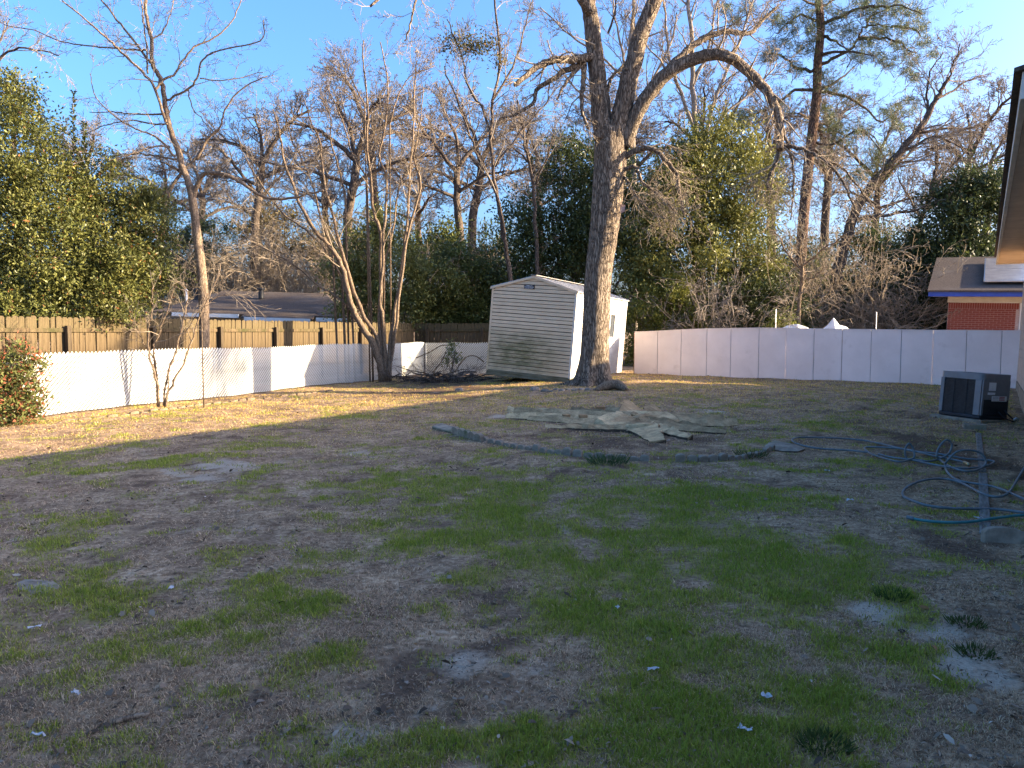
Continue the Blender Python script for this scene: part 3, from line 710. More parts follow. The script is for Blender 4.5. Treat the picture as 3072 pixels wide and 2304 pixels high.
# ------------------------------------------------------------------ neighbour's low house behind the cedar fence
def low_house():
    Yh = 37.0
    pl_ = at(150, 311, Yh); pr_ = at(345, 316, Yh)
    o = empty('low_house', (pl_.x, Yh, 0), 'low neighbouring house with brown shingle roof behind the cedar fence', 'house')
    ez = pl_.z; Wd = pr_.x - pl_.x; dp = 8.0
    T = Matrix.Rotation(.03, 4, 'Y')
    MB().box(.5, Wd - .5, .55, dp - .5, 0, ez - .02, T).build('wall', M['beige_siding'], o)
    rz = ez + 1.25
    def rf(vs, fs, nm='roof_slope'): return MB().add(vs, fs, T).build(nm, M['asphalt_shingle'], o)
    th = .06
    q = [(0, 0, ez), (Wd, 0, ez), (Wd - 2.0, dp / 2, rz), (2.0, dp / 2, rz)]
    rf(q + [(x, y, z - th) for x, y, z in q], [(0, 1, 2, 3), (7, 6, 5, 4), (0, 4, 5, 1), (1, 5, 6, 2), (2, 6, 7, 3), (3, 7, 4, 0)])
    q = [(Wd, 0, ez), (Wd, dp, ez), (Wd - 2.0, dp / 2, rz)]
    rf(q + [(x, y, z - th) for x, y, z in q], [(0, 1, 2), (5, 4, 3), (0, 3, 4, 1), (1, 4, 5, 2), (2, 5, 3, 0)])
    q = [(0, dp, ez), (0, 0, ez), (2.0, dp / 2, rz)]
    rf(q + [(x, y, z - th) for x, y, z in q], [(0, 1, 2), (5, 4, 3), (0, 3, 4, 1), (1, 4, 5, 2), (2, 5, 3, 0)])
    q = [(Wd, dp, ez), (0, dp, ez), (2.0, dp / 2, rz), (Wd - 2.0, dp / 2, rz)]
    rf(q + [(x, y, z - th) for x, y, z in q], [(0, 1, 2, 3), (7, 6, 5, 4), (0, 4, 5, 1), (1, 5, 6, 2), (2, 6, 7, 3), (3, 7, 4, 0)])
    for (a, b, dy, dz) in ((1.0, 4.2, -.06, -.05), (4.55, 7.7, -.35, -.17), (7.9, 9.4, -.10, -.10)):
        MB().box(a, b, dy - .03, dy, ez - .16 + dz, ez + .02 + dz, T).build('fascia', M['white_trim'], o, .004)
    q = [(4.4, -.36, ez - .16), (7.8, -.36, ez - .16), (7.8, .6, ez + .24), (4.4, .6, ez + .24)]
    rf(q + [(x, y, z - th) for x, y, z in q], [(0, 1, 2, 3), (7, 6, 5, 4), (0, 4, 5, 1), (1, 5, 6, 2), (2, 6, 7, 3), (3, 7, 4, 0)], 'porch_roof')
    for (x, y, z, r_, h_, m_) in ((1.1, 1.6, ez + .5, .05, .55, 'white_trim'), (4.5, 2.6, ez + .8, .14, .35, 'black'), (1.4, 2.2, ez + .65, .16, .45, 'black')):
        v = MB().tube([(x, y, z - .1), (x, y, z + h_)], r_, 12).build('roof_vent', M[m_], o, smooth_=False)
        MB().tube([(x, y, z + h_ + .001), (x, y, z + h_ + .06), (x, y, z + h_ + .09)], [r_ * 1.5, r_ * 1.5, r_ * .6], 12).build('vent_cap', M[m_], v)
low_house()

# ------------------------------------------------------------------ brick house with blue fascia beyond the white fence
def brick_house():
    Yh = 27.5; pl_ = at(945, 331, Yh); ra = ray(1016.5, 331); ba = R(-31)
    dx_, dy_ = math.cos(ba), math.sin(ba)                             # the front runs square to the lot
    Wd = (pl_.x * ra.y - pl_.y * ra.x) / (dy_ * ra.x - dx_ * ra.y)
    o = empty('brick_house', (pl_.x, Yh, 0), 'red brick house with blue fascia and solar panels beyond the fence', 'house', rz=ba)
    T = Matrix.Rotation(TILT * .7, 4, 'Y')
    zt = at(948, 302.5, Yh).z                                          # underside of the frieze
    bw = MB().box(.0, Wd, .012, 6, -.1, zt, T).build('wall', M['mortar'], o)
    bl, bhh, j = .203, .062, .0105
    brk = MB().box(0, bl, 0, .014, 0, bhh); bme = bpy.data.meshes.new('brick'); bme.from_pydata(brk.V, [], brk.F); bme.update(); bme.materials.append(M['brick'])
    half = MB().box(0, bl / 2 - j / 2, 0, .014, 0, bhh); hme = bpy.data.meshes.new('brick'); hme.from_pydata(half.V, [], half.F); hme.update(); hme.materials.append(M['brick'])
    sold = MB().box(0, bhh, 0, .014, 0, bl); sme = bpy.data.meshes.new('brick'); sme.from_pydata(sold.V, [], sold.F); sme.update(); sme.materials.append(M['brick'])
    rot = (0, TILT * .7, 0); random.seed(6)
    def put(me, x, z):
        b = obj('brick', me, bw); b.location = T @ Vector((x, random.uniform(-.003, .002), z)); b.rotation_euler = rot
    z = zt - bl - .012
    x = .012
    while x + bhh < Wd: put(sme, x, z); x += bhh + j
    row = 0; z -= bhh + j
    while z > 1.15:
        x = .012 if row % 2 == 0 else .012 + bl / 2 + j / 2
        if row % 2: put(hme, .012, z)
        while x + bl <= Wd: put(bme, x, z); x += bl + j
        if x + bl / 2 < Wd: put(hme, x, z)
        z -= bhh + j; row += 1
    MB().box(-.03, Wd + 4, -.06, -.004, zt + .004, zt + .20, T).build('frieze_board', M['cream'], o, .004)
    MB().box(Wd + .005, Wd + .055, -.03, .02, -.1, zt, T).build('corner_trim', M['white_trim'], o, .004)
    sw_ = MB().box(Wd + .06, Wd + 4, .02, 6, -.1, zt, T).build('wall', M['beige_siding'], o)
    for k in range(12):
        MB().box(Wd + .06, Wd + 4, -.005, .02, .9 + k * .165, .9 + k * .165 + .16, T).build('siding_board', M['beige_siding'], sw_, .003)
    # soffit, fascia, roof
    MB().box(-.55, Wd + 4, -.55, .3, zt + .205, zt + .235, T).build('soffit', M['cream'], o)
    MB().box(-.62, Wd + 4, -.60, -.555, zt + .19, zt + .40, T).build('fascia', M['blue_fascia'], o, .004)
    zr = zt + .40; rise = 1.55; dp = 4.4
    q = [(-.65, -.66, zr), (Wd + 4, -.66, zr), (Wd + 4, dp, zr + rise), (-.65, dp, zr + rise)]
    MB().add(q + [(a, b, c - .05) for a, b, c in q], [(0, 1, 2, 3), (7, 6, 5, 4), (0, 4, 5, 1), (1, 5, 6, 2), (2, 6, 7, 3), (3, 7, 4, 0)], T).build('roof_slope', M['asphalt_shingle'], o)
    q = [(-.65, dp, zr + rise), (Wd + 4, dp, zr + rise), (Wd + 4, dp * 2 + .6, zr), (-.65, dp * 2 + .6, zr)]
    MB().add(q + [(a, b, c - .05) for a, b, c in q], [(0, 1, 2, 3), (7, 6, 5, 4), (0, 4, 5, 1), (1, 5, 6, 2), (2, 6, 7, 3), (3, 7, 4, 0)], T).build('roof_slope', M['asphalt_shingle'], o)
    MB().add([(-.02, .02, zt + .2), (-.02, dp * 2, zt + .2), (-.02, dp, zr + rise - .06), (.05, .02, zt + .2), (.05, dp * 2, zt + .2), (.05, dp, zr + rise - .06)], [(0, 1, 2), (5, 4, 3), (0, 3, 4, 1), (1, 4, 5, 2), (2, 5, 3, 0)], T).build('gable_wall', M['brick'], o)
    sl = math.atan2(rise, dp + .66)
    for k, (x0, x1) in enumerate(((1.02, 2.86), (2.92, 4.76), (4.82, 6.0))):
        Tp = T @ Matrix.Translation((0, -.66, zr)) @ Matrix.Rotation(sl, 4, 'X')
        fr = MB().box(x0, x1, .75, 4.35, .10, .14, Tp).build('solar_panel', M['alu'], o, .004)
        for a, b in ((.78, 2.55), (2.58, 4.32)):
            MB().box(x0 + .03, x1 - .03, a, b, .141, .145, Tp).build('pane', M['solar'], fr)
brick_house()

# ------------------------------------------------------------------ trees: branch and leaf builders
class Branches:
    """collects tapering branches; builds one mesh"""
    def __init__(s, seed): s.g = {}; s.big = []; s.rng = random.Random(seed)
    def add(s, P, r, sides):
        s.g.setdefault((len(P), sides), []).append((P, r))
    def mesh(s, name, mat):
        VV, F4 = [], []; off = 0
        for (k, sides), lst in s.g.items():
            P = np.array([a for a, _ in lst], float); r = np.array([b for _, b in lst], float); n = len(lst)
            T = np.gradient(P, axis=1); T /= np.linalg.norm(T, axis=2)[..., None] + 1e-9
            mean = T.mean(1); ax = np.argmin(np.abs(mean), axis=1); ref = np.eye(3)[ax][:, None, :]
            S = np.cross(T, np.broadcast_to(ref, T.shape)); S /= np.linalg.norm(S, axis=2)[..., None] + 1e-9; U = np.cross(T, S)
            a = np.linspace(0, 2 * np.pi, sides, endpoint=False)
            V = P[:, :, None, :] + r[:, :, None, None] * (np.cos(a)[None, None, :, None] * S[:, :, None, :] + np.sin(a)[None, None, :, None] * U[:, :, None, :])
            i = np.arange(k - 1)[:, None] * sides; kk = np.arange(sides)[None, :]; k2 = (kk + 1) % sides
            f = np.stack([i + kk, i + k2, i + sides + k2, i + sides + kk], -1).reshape(-1, 4)
            F4.append((np.arange(n)[:, None, None] * (k * sides) + f[None]).reshape(-1, 4) + off)
            VV.append(V.reshape(-1, 3)); off += n * k * sides
        if not VV: return None
        return mesh_np(name, np.concatenate(VV), [np.concatenate(F4)], mat, True)
def nrm3(v):
    l = math.sqrt(v[0] ** 2 + v[1] ** 2 + v[2] ** 2) + 1e-9; return (v[0] / l, v[1] / l, v[2] / l)
def grow(B, p, d, Ln, r, lev, prm):
    """one branch and, recursively, its side branches"""
    rng = B.rng; k = 5 if lev == 0 else (4 if lev == 1 else (3 if lev < prm['max'] else 2))
    jit = prm.get('jit', .18); up = prm.get('up', .05); step = Ln / (k - 1); P = [p]; rad = [r]
    dd = d
    for i in range(1, k):
        dd = nrm3((dd[0] + rng.gauss(0, jit), dd[1] + rng.gauss(0, jit), dd[2] + rng.gauss(0, jit) + up))
        q = P[-1]; P.append((q[0] + dd[0] * step, q[1] + dd[1] * step, q[2] + dd[2] * step)); rad.append(max(r * (1 - .75 * i / (k - 1)), prm['rmin']))
    B.add(P, rad, 6 if r > .05 else (4 if r > .015 else 3))
    if lev < prm['max']: sprout(B, P, rad, Ln, lev, prm)
    elif 'tips' in prm: prm['tips'].append((P[-1], dd))
def sprout(B, P, rad, Ln, lev, prm, n=None, t0=.2):
    rng = B.rng; n = prm['n'][min(lev, len(prm['n']) - 1)] if n is None else n
    for i in range(n):
        t = t0 + (1 - t0) * (i + rng.random()) / n; f = t * (len(P) - 1); j = min(int(f), len(P) - 2); f -= j
        a, b = P[j], P[j + 1]; p = tuple(a[c] + (b[c] - a[c]) * f for c in range(3)); T = nrm3(tuple(b[c] - a[c] for c in range(3)))
        rr = max(min((rad[j] + (rad[j + 1] - rad[j]) * f) * prm.get('rr', .6), prm.get('rcap', 9)), prm['rmin'])
        ang = R(rng.uniform(*prm.get('ang', (30, 60)))); ax = nrm3((rng.gauss(0, 1), rng.gauss(0, 1), rng.gauss(0, 1)))
        dt = sum(ax[c] * T[c] for c in range(3)); s = nrm3(tuple(ax[c] - T[c] * dt for c in range(3)))
        d = nrm3(tuple(T[c] * math.cos(ang) + s[c] * math.sin(ang) for c in range(3)))
        if 'bias' in prm: d = nrm3(tuple(d[c] + prm['bias'][c] for c in range(3)))
        grow(B, p, d, Ln * prm['ratio'] * rng.uniform(.55, 1.15) * (1 - .35 * t), rr, lev + 1, prm)
def limb(pts, Y, w0, w1, dY=0.0, sub=4, wob=0, seed=0):
    """limb traced through the photograph's pixels at its own depth; widths in photograph pixels"""
    n = len(pts); Ys = [Y + dY * i / (n - 1) for i in range(n)]
    W3 = [tuple(src(x, y, yy)) for (x, y), yy in zip(pts, Ys)]
    P = catmull(W3, sub); t = np.linspace(0, 1, len(P)); Yl = Y + dY * t
    r = (w0 + (w1 - w0) * t) / 6.0 * Yl / FPX
    if wob:
        rr = np.random.default_rng(seed); P[1:] += rr.normal(0, wob, (len(P) - 1, 3))
    return P, r
def leaf_cloud(lobes, n_twig, per, ln, wd, cols, seed, spread=.22, shell=(.55, 1.02), zsq=1.0, flop=.3):
    """leafy twigs spread through lobes (x,y,z,rx,ry,rz)"""
    rr = np.random.default_rng(seed); lob = np.array(lobes, float)
    vol = (lob[:, 3] * lob[:, 4] * lob[:, 5]) ** .67; pk = rr.choice(len(lob), n_twig, p=vol / vol.sum())
    dirv = rr.normal(0, 1, (n_twig, 3)); dirv /= np.linalg.norm(dirv, axis=1)[:, None]
    rad = shell[0] + (shell[1] - shell[0]) * rr.random(n_twig) ** .6
    rad = rad * (1 + .16 * np.sin(dirv[:, 0] * 9 + pk) * np.sin(dirv[:, 2] * 8 + pk * 2))
    nbg = max(10, n_twig // (len(lob) * 16)); bd = rr.normal(0, 1, (len(lob), nbg, 3)); bd /= np.linalg.norm(bd, axis=2)[..., None]      # boughs
    bk = rr.integers(0, nbg, n_twig); bv = bd[pk, bk] * (.55 + .45 * rr.random((len(lob), nbg))[pk, bk])[:, None]; onb = rr.random(n_twig) < .8
    C = lob[pk, :3] + np.where(onb[:, None], bv + rr.normal(0, .17, (n_twig, 3)), dirv * rad[:, None]) * lob[pk, 3:6]
    tone_b = rr.random((len(lob), nbg))[pk, bk][:, None]
    out = dirv * .8 + rr.normal(0, .6, (n_twig, 3)); out[:, 2] += .25; out /= np.linalg.norm(out, axis=1)[:, None]
    m = n_twig * per; i = np.repeat(np.arange(n_twig), per)
    t = rr.random(m); P = C[i] + out[i] * (t[:, None] - .3) * spread * 2 + rr.normal(0, spread * .28, (m, 3))
    D = out[i] * .7 + rr.normal(0, .7, (m, 3)); U = rr.normal(0, .6, (m, 3)); U[:, 2] += .7
    s = .55 + .8 * rr.random(m)
    tone = (rr.random((n_twig, 1)) * .45 + tone_b * .55)[i]; tt = np.clip(tone * .75 + rr.random((m, 1)) * .25, 0, 1)
    c = np.array(cols[0]) * (1 - tt) + np.array(cols[1]) * tt
    if len(cols) > 2:
        k = rr.random(m) < cols[3] if len(cols) > 3 else rr.random(m) < .08; c[k] = np.array(cols[2])
    c = c * (.8 + .4 * rr.random((m, 1)))
    return leaf_quads(P, D, U, ln * s, wd * s, .12, c)
def px_lobes(L_, seed, depth=.8):
    """lobes given as (px, py, rpx, Y)"""
    rr = random.Random(seed); out = []
    for px, py, rp, Y in L_:
        p = at(px, py, Y); r = rp * Y / FPX
        out.append((p.x, p.y, p.z, r, r * depth, r * rr.uniform(.85, 1.1)))
    return out
def tree_root(name, base, label, cat='tree', group=None): return empty(name, tuple(base), label, cat, group)
def add_part(root, name, me, kind=None):
    if me is None: return None
    o = obj(name, me, root); o.location = -Vector(root.location); 
    if kind: o['kind'] = kind
    return o
def trunk_mesh(name, P, r, mat, sides=14, lump=0.0, seed=0, flare=0.0):
    V, F = tube_np(P, r, sides, True); rr = np.random.default_rng(seed)
    V = np.array(V); nP = len(P); Vr = V.reshape(nP, sides, 3)
    off = Vr - P[:, None, :]
    ang = np.arange(sides) / sides * 2 * np.pi
    lum = 1 + lump * (np.sin(ang * 3 + rr.random() * 6)[None] * .5 + np.sin(ang * 5 + np.arange(nP)[:, None] * .35) * .35 + rr.normal(0, .35, (nP, sides)))
    if flare:
        h = np.linalg.norm(P - P[0], axis=1); fl = flare * np.exp(-h / .35)[:, None] * (1 + .7 * np.sin(ang * 5 + 1)[None]); lum = lum + fl
    Vr = P[:, None, :] + off * lum[..., None]
    q = [f for f in F if len(f) == 4]; caps = [f for f in F if len(f) != 4]
    me = bpy.data.meshes.new(name); me.from_pydata([tuple(v) for v in Vr.reshape(-1, 3)], [], [tuple(f) for f in q] + [tuple(f) for f in caps]); me.update()
    for p in me.polygons: p.use_smooth = len(p.vertices) == 4
    me.materials.append(mat); return me

# ------------------------------------------------------------------ the big forked tree in front of the shed
def big_tree():
    Y = 19.7; base = src(1780, 1152, Y); base.z = float(terrain(base.x, base.y)) - .05
    t = tree_root('forked_tree', base, 'big forked tree with furrowed bark and arching limb before the shed')
    B = Branches(11); tips = []
    def part(name, P, r, sides=16, lump=.05, seed=1, flare=0, mat='bark_big'):
        add_part(t, name, trunk_mesh(name, P, r, M[mat], sides, lump, seed, flare))
    pts = [(1780, 1160), (1782, 1100), (1786, 970), (1794, 830), (1810, 700), (1824, 550), (1832, 440), (1836, 385)]
    P = catmull([tuple(src(x, y, Y)) for x, y in pts], 6); P[0, 2] = base.z
    ws = np.interp(np.linspace(0, 7, len(P)), range(8), [92, 86, 79, 78, 84, 92, 98, 84]); r = ws / 6 * Y / FPX
    part('trunk', P, r, 28, .055, 3, .42)
    # buttress roots
    for a, ln in ((2.6, .9), (3.6, .7), (.4, .8), (5.3, .55), (4.4, .6), (1.4, .6)):
        q = [Vector((base.x + math.cos(a) * s * ln + math.cos(a) * .28, base.y + math.sin(a) * (s * ln + .28), base.z + .20 * (1 - s) ** 1.6 - .02)) for s in np.linspace(0, 1, 6)]
        part('root', np.array([tuple(v) for v in q]), np.array([.15, .13, .10, .075, .05, .02]), 8, .1, int(a * 10))
    L1 = [  # name, pixels, start and end width, depth change
        ('stem', [(1815, 420), (1806, 360), (1798, 290), (1790, 210), (1777, 84), (1764, 0), (1750, -140), (1742, -300), (1730, -480)], 62, 30, .3),
        ('stem', [(1846, 420), (1866, 335), (1894, 211), (1923, 105), (1965, 0), (2010, -140), (2040, -300), (2080, -460)], 62, 28, -.5),
        ('limb', [(1876, 440), (1902, 359), (1944, 287), (1999, 224), (2075, 181), (2143, 163), (2193, 174), (2244, 215), (2299, 272), (2331, 333), (2341, 385), (2339, 450)], 46, 20, -1.4),
        ('limb', [(1991, 222), (2058, 152), (2117, 114), (2180, 95), (2244, 101), (2275, 75), (2330, 20)], 24, 8, .6),
        ('limb', [(1775, 172), (1712, 179), (1653, 181), (1602, 207), (1543, 255)], 27, 14, -.9),
        ('limb', [(1757, 192), (1695, 211), (1662, 236), (1611, 270), (1602, 304), (1552, 342), (1505, 352)], 19, 6, -.4),
        ('limb', [(1752, 192), (1750, 245), (1746, 295), (1748, 346), (1767, 388)], 18, 7, -.5),
        ('limb', [(1740, 198), (1715, 225), (1690, 260), (1672, 300)], 14, 5, -.6),
        ('limb', [(1875, 470), (1923, 447), (1961, 451), (2003, 485), (2029, 527), (2041, 590), (2052, 650)], 20, 6, -.8),
        ('limb', [(1866, 510), (1906, 502), (1927, 544), (1991, 599), (2033, 640)], 13, 5, -.5),
        ('limb', [(1866, 520), (1902, 574), (1949, 633), (1995, 655)], 10, 4, -.9),
        ('limb', [(1828, 350), (1825, 260), (1848, 218), (1885, 180)], 12, 7, .4),
        ('limb', [(2339, 445), (2326, 490), (2308, 530), (2300, 570)], 16, 6, 0),
        ('limb', [(2341, 435), (2380, 440), (2440, 462), (2500, 505), (2540, 570), (2570, 640)], 14, 5, -.6),
        ('limb', [(2346, 380), (2375, 470), (2381, 560), (2370, 660)], 10, 4, -.3),
        ('limb', [(2440, 465), (2520, 500), (2590, 580), (2640, 650)], 9, 3, .4),
        ('limb', [(1935, 75), (1990, -20), (2060, -120), (2150, -200)], 24, 8, -1.2),
        ('limb', [(1770, 40), (1700, -60), (1580, -140), (1430, -150), (1300, -100), (1190, -40), (1110, 20)], 26, 7, -2.2),
        ('limb', [(1300, -100), (1255, -20), (1238, 40), (1228, 85), (1214, 120)], 8, 4, 0),
        ('limb', [(1825, 100), (1838, 60), (1846, 30), (1850, -10)], 7, 4, -.2)]
    starts = {1300: -2.2 * .66}
    for i, (nm, pp, w0, w1, dY) in enumerate(L1):
        y0 = Y - .1
        if pp[0] in ((2339, 445), (2341, 435), (2346, 380)): y0 = Y - 1.4
        if pp[0] == (2440, 465): y0 = Y - 1.7
        if pp[0] == (1300, -100): y0 = Y - 1.55
        if pp[0] == (1991, 222): y0 = Y - .5
        P, r = limb(pp, y0, w0, w1, dY, 5, .012 if w0 < 30 else .006, i)
        part(nm, P, r, 12 if w0 > 30 else 8, .05, i + 20, 0, 'bark_big')
        Pl = [tuple(p) for p in P]; rl = list(r); Ln = float(np.linalg.norm(np.diff(P, axis=0), axis=1).sum())
        prm = dict(max=3, n=(8, 6, 5), ratio=.55, rmin=.0045, rr=.34, rcap=.032, jit=.25, up=.02, ang=(30, 75))
        if nm == 'stem': prm.update(ratio=.42); sprout(B, Pl, rl, 3.6, 0, prm, 9, .25)
        elif i in (8, 9, 10, 12, 13, 14, 15): prm.update(up=-.10, ratio=.55, jit=.28); sprout(B, Pl, rl, 2.4, 0, prm, 15, .25)
        elif i in (2, 3): prm.update(up=.0); sprout(B, Pl, rl, 2.4, 0, prm, 20, .25)
        elif i in (4, 5, 6, 7): prm.update(up=-.06, ang=(25, 70)); sprout(B, Pl, rl, 1.8, 0, prm, 9, .15)
        else: sprout(B, Pl, rl, 2.4, 0, prm, 7, .2)
    add_part(t, 'twigs', B.mesh('twigs', M['twig_tan']), 'stuff')
    # rust coloured plate nailed on the right side of the trunk
    p = src(1862, 628, Y - .1)
    MB().add([(-.09, -.05, -.11), (.09, -.06, -.07), (.11, -.05, .10), (-.06, -.06, .13), (-.09, .0, -.11), (.09, -.02, -.07), (.11, -.01, .10), (-.06, 0, .13)],
             [(0, 1, 2, 3), (7, 6, 5, 4), (0, 4, 5, 1), (1, 5, 6, 2), (2, 6, 7, 3), (3, 7, 4, 0)]).build('rust_plate', M['rust_seam'], t).location = p - base
big_tree()

# ------------------------------------------------------------------ slender bare tree between the fences (left)
def slim_tree():
    Y = 19.4; base = src(616, 1090, Y); base.z = -.05
    t = tree_root('slender_tree', base, 'slender bare tree with tan trunk rising between the two left fences'); B = Branches(21)
    P, r = limb([(617, 1170), (613, 1030), (611, 900), (602, 790), (590, 700), (580, 612), (570, 557)], Y, 33, 21, 0, 6); P[0, 2] = -.05
    add_part(t, 'trunk', trunk_mesh('trunk', P, r, M['bark_tan'], 14, .05, 5, .3))
    LL = [([(574, 580), (549, 498), (523, 422), (502, 359), (494, 295), (481, 236), (456, 186), (456, 118), (441, 63), (437, 0), (430, -90)], 20, 7, .3),
          ([(578, 600), (603, 532), (633, 519), (684, 527), (738, 557), (797, 592), (865, 595), (930, 580), (970, 572)], 15, 5, -.6),
          ([(498, 367), (468, 274), (439, 228), (363, 156), (329, 122), (262, 63), (186, 0)], 9, 4, -.7),
          ([(456, 186), (443, 177), (384, 101), (333, 34), (295, -10)], 9, 4, .6), ([(443, 220), (440, 150), (430, 60), (420, -20)], 6, 3, .5),
          ([(468, 270), (489, 240), (527, 219), (549, 181), (591, 135), (637, 118), (696, 63), (726, -5)], 8, 3, .5),
          ([(498, 300), (565, 266), (591, 236), (608, 181), (658, 152), (781, 122), (790, 60)], 7, 3, -.5),
          ([(490, 342), (401, 342), (340, 335), (270, 338)], 6, 2, .4), ([(510, 440), (455, 440), (400, 462), (320, 482)], 6, 2, -.5),
          ([(530, 478), (464, 468), (400, 462), (338, 460), (265, 432)], 6, 2, .5), ([(525, 470), (468, 409), (418, 392), (358, 358), (291, 295), (270, 219)], 7, 2, -.4),
          ([(503, 372), (462, 372), (400, 361), (330, 372), (260, 400)], 6, 2, .2), ([(440, 150), (380, 148), (300, 140), (200, 128), (100, 92), (10, 74)], 6, 2, .8),
          ([(590, 480), (620, 420), (660, 380), (675, 330), (720, 270), (800, 228)], 8, 3, -.3), ([(565, 268), (580, 330), (610, 360), (640, 420)], 4, 2, .3),
          ([(456, 120), (490, 90), (515, 30), (520, -20)], 5, 2, .4), ([(600, 235), (680, 240), (790, 215)], 4, 2, .6)]
    for i, (pp, w0, w1, dY) in enumerate(LL):
        P, r = limb(pp, Y, w0, w1, dY, 5, .01, i)
        add_part(t, 'limb', trunk_mesh('limb', P, r, M['bark_tan'], 8, .04, i))
        prm = dict(max=3, n=(7, 5, 4), ratio=.58, rmin=.0038, rr=.45, rcap=.018, jit=.22, up=.03, ang=(28, 65))
        sprout(B, [tuple(p) for p in P], list(r), 1.7 if i else 2.2, 0, prm, 9 if i < 7 else 7, .15)
    add_part(t, 'twigs', B.mesh('twigs', M['twig']), 'stuff')
slim_tree()

# ------------------------------------------------------------------ crepe myrtles
def multi_stem(name, label, Y, base_px, stems, seed, prm, n0, L0, mat='bark_tan', twig='twig_tan', seeds=0, dYs=.7):
    base = ground(*base_px) if Y is None else at(base_px[0], base_px[1], Y); base.z = float(terrain(base.x, base.y)) - .04
    t = tree_root(name, base, label); B = Branches(seed); rr = random.Random(seed); tips = []
    prm['tips'] = tips
    for i, (pp, w0, w1) in enumerate(stems):
        P, r = limb(pp, Y, w0, w1, rr.uniform(-dYs, dYs), 4, .012, i)
        if i < 30: P[0, 2] = min(P[0, 2], base.z)
        r = r * .78
        add_part(t, 'stem', trunk_mesh('stem', P, r, M[mat], 8, .05, i))
        sprout(B, [tuple(p) for p in P], list(r), L0, 0, prm, n0, .35)
    add_part(t, 'twigs', B.mesh('twigs', M[twig]), 'stuff')
    if seeds:                                                          # dry seed heads at the twig tips
        rg2 = np.random.default_rng(seed); tp = np.array([p for p, d in tips]); k = rg2.choice(len(tp), min(seeds, len(tp)), False)
        Pp = np.repeat(tp[k], 4, axis=0) + rg2.normal(0, .05, (len(k) * 4, 3)); m = len(Pp)
        V, F, C = leaf_quads(Pp, rg2.normal(0, 1, (m, 3)), rg2.normal(0, 1, (m, 3)), np.full(m, .035), np.full(m, .026), .2, colmix(m, (.07, .045, .035), (.14, .09, .07)))
        add_part(t, 'seed_heads', mesh_np('seed_heads', V, F, M['litter'], False, C), 'stuff')
    return t
Z6 = lambda z: (700 + z[0] * .392, 700 + z[1] * .392)
Z2 = lambda z: (700 + z[0] * .422, z[1] * .422)
Z5 = lambda z: (z[0] * .392, 700 + z[1] * .392)
st = [([(1147, 1128), (1135, 1072), (1115, 1025), (1088, 982), (1064, 943), (1045, 876), (1025, 798), (990, 739), (951, 700), (905, 620), (880, 560), (850, 470), (838, 390), (820, 330)], 30, 5),
      ([(1150, 1125), (1130, 1010), (1105, 970), (1070, 900), (1045, 818), (1021, 739), (1000, 650), (975, 560), (965, 480), (958, 420), (930, 360), (915, 300)], 20, 4),
      ([(1155, 1127), (1139, 974), (1143, 857), (1141, 700), (1122, 640), (1113, 549), (1101, 422), (1105, 338), (1092, 211), (1088, 120)], 18, 4),
      ([(1163, 1127), (1178, 967), (1198, 857), (1214, 739), (1221, 675), (1232, 506), (1240, 380), (1244, 253), (1250, 180)], 16, 4),
      ([(1158, 1125), (1151, 980), (1140, 900), (1148, 800), (1151, 696), (1160, 549), (1139, 464), (1156, 380), (1164, 253), (1140, 127)], 16, 4),
      ([(1168, 1127), (1190, 960), (1205, 830), (1225, 700), (1262, 560), (1240, 470), (1248, 440), (1265, 330), (1270, 260)], 13, 3),
      ([(1064, 943), (1010, 890), (960, 860), (890, 800), (820, 760), (750, 720), (700, 660)], 9, 3),
      ([(1035, 850), (985, 760), (920, 690), (850, 640), (790, 560), (740, 480), (715, 420)], 10, 3),
      ([(1010, 770), (960, 650), (940, 560), (900, 470), (870, 400), (850, 300)], 9, 3),
      ([(1148, 800), (1180, 690), (1190, 600), (1215, 520), (1290, 440), (1330, 400)], 8, 3),
      ([(1112, 545), (1060, 470), (1040, 400), (1010, 320), (980, 260)], 8, 3), ([(1040, 600), (1015, 500), (995, 430), (990, 350), (960, 290)], 8, 3),
      ([(1165, 390), (1190, 300), (1230, 230), (1300, 200)], 6, 3), ([(1100, 330), (1060, 250), (1040, 190)], 6, 2)]
multi_stem('crepe_myrtle', 'tall many stemmed crepe myrtle at the fence corner left of the shed', 24.4, (384, 378), st, 31,
           dict(max=3, n=(6, 6, 4), ratio=.58, rmin=.0045, rr=.5, rcap=.02, jit=.15, up=.09, ang=(18, 50)), 12, 2.2, seeds=1600)
st = [([Z5(p) for p in q], a, b) for q, a, b in (
      (((1215, 1345), (1200, 1120), (1170, 1040), (1140, 900), (1130, 730), (1160, 650), (1165, 520), (1170, 380)), 11, 3), (((1200, 1120), (1180, 950), (1180, 880), (1220, 750), (1270, 620), (1330, 430), (1345, 400)), 9, 3),
      (((1250, 1335), (1290, 1060), (1350, 900), (1390, 720), (1420, 600), (1440, 480), (1400, 380)), 9, 3), (((1262, 1330), (1310, 1160), (1400, 1000), (1480, 800), (1560, 560), (1620, 460), (1690, 230)), 10, 3),
      (((1255, 1335), (1285, 1200), (1290, 1060), (1320, 960), (1430, 740), (1500, 620), (1590, 480), (1680, 330)), 6, 2), (((1540, 620), (1590, 540), (1700, 470), (1850, 480), (1960, 560)), 5, 2), (((1200, 1000), (1110, 860), (1060, 760), (1000, 640)), 5, 2))]
multi_stem('crepe_myrtle', 'small bare sapling with four stems before the white slatted fence', 16.05, (163, 408.5), st, 32,
           dict(max=2, n=(6, 4), ratio=.6, rmin=.0035, rr=.5, rcap=.012, jit=.24, up=.03, ang=(25, 60)), 9, 1.3, dYs=.3)

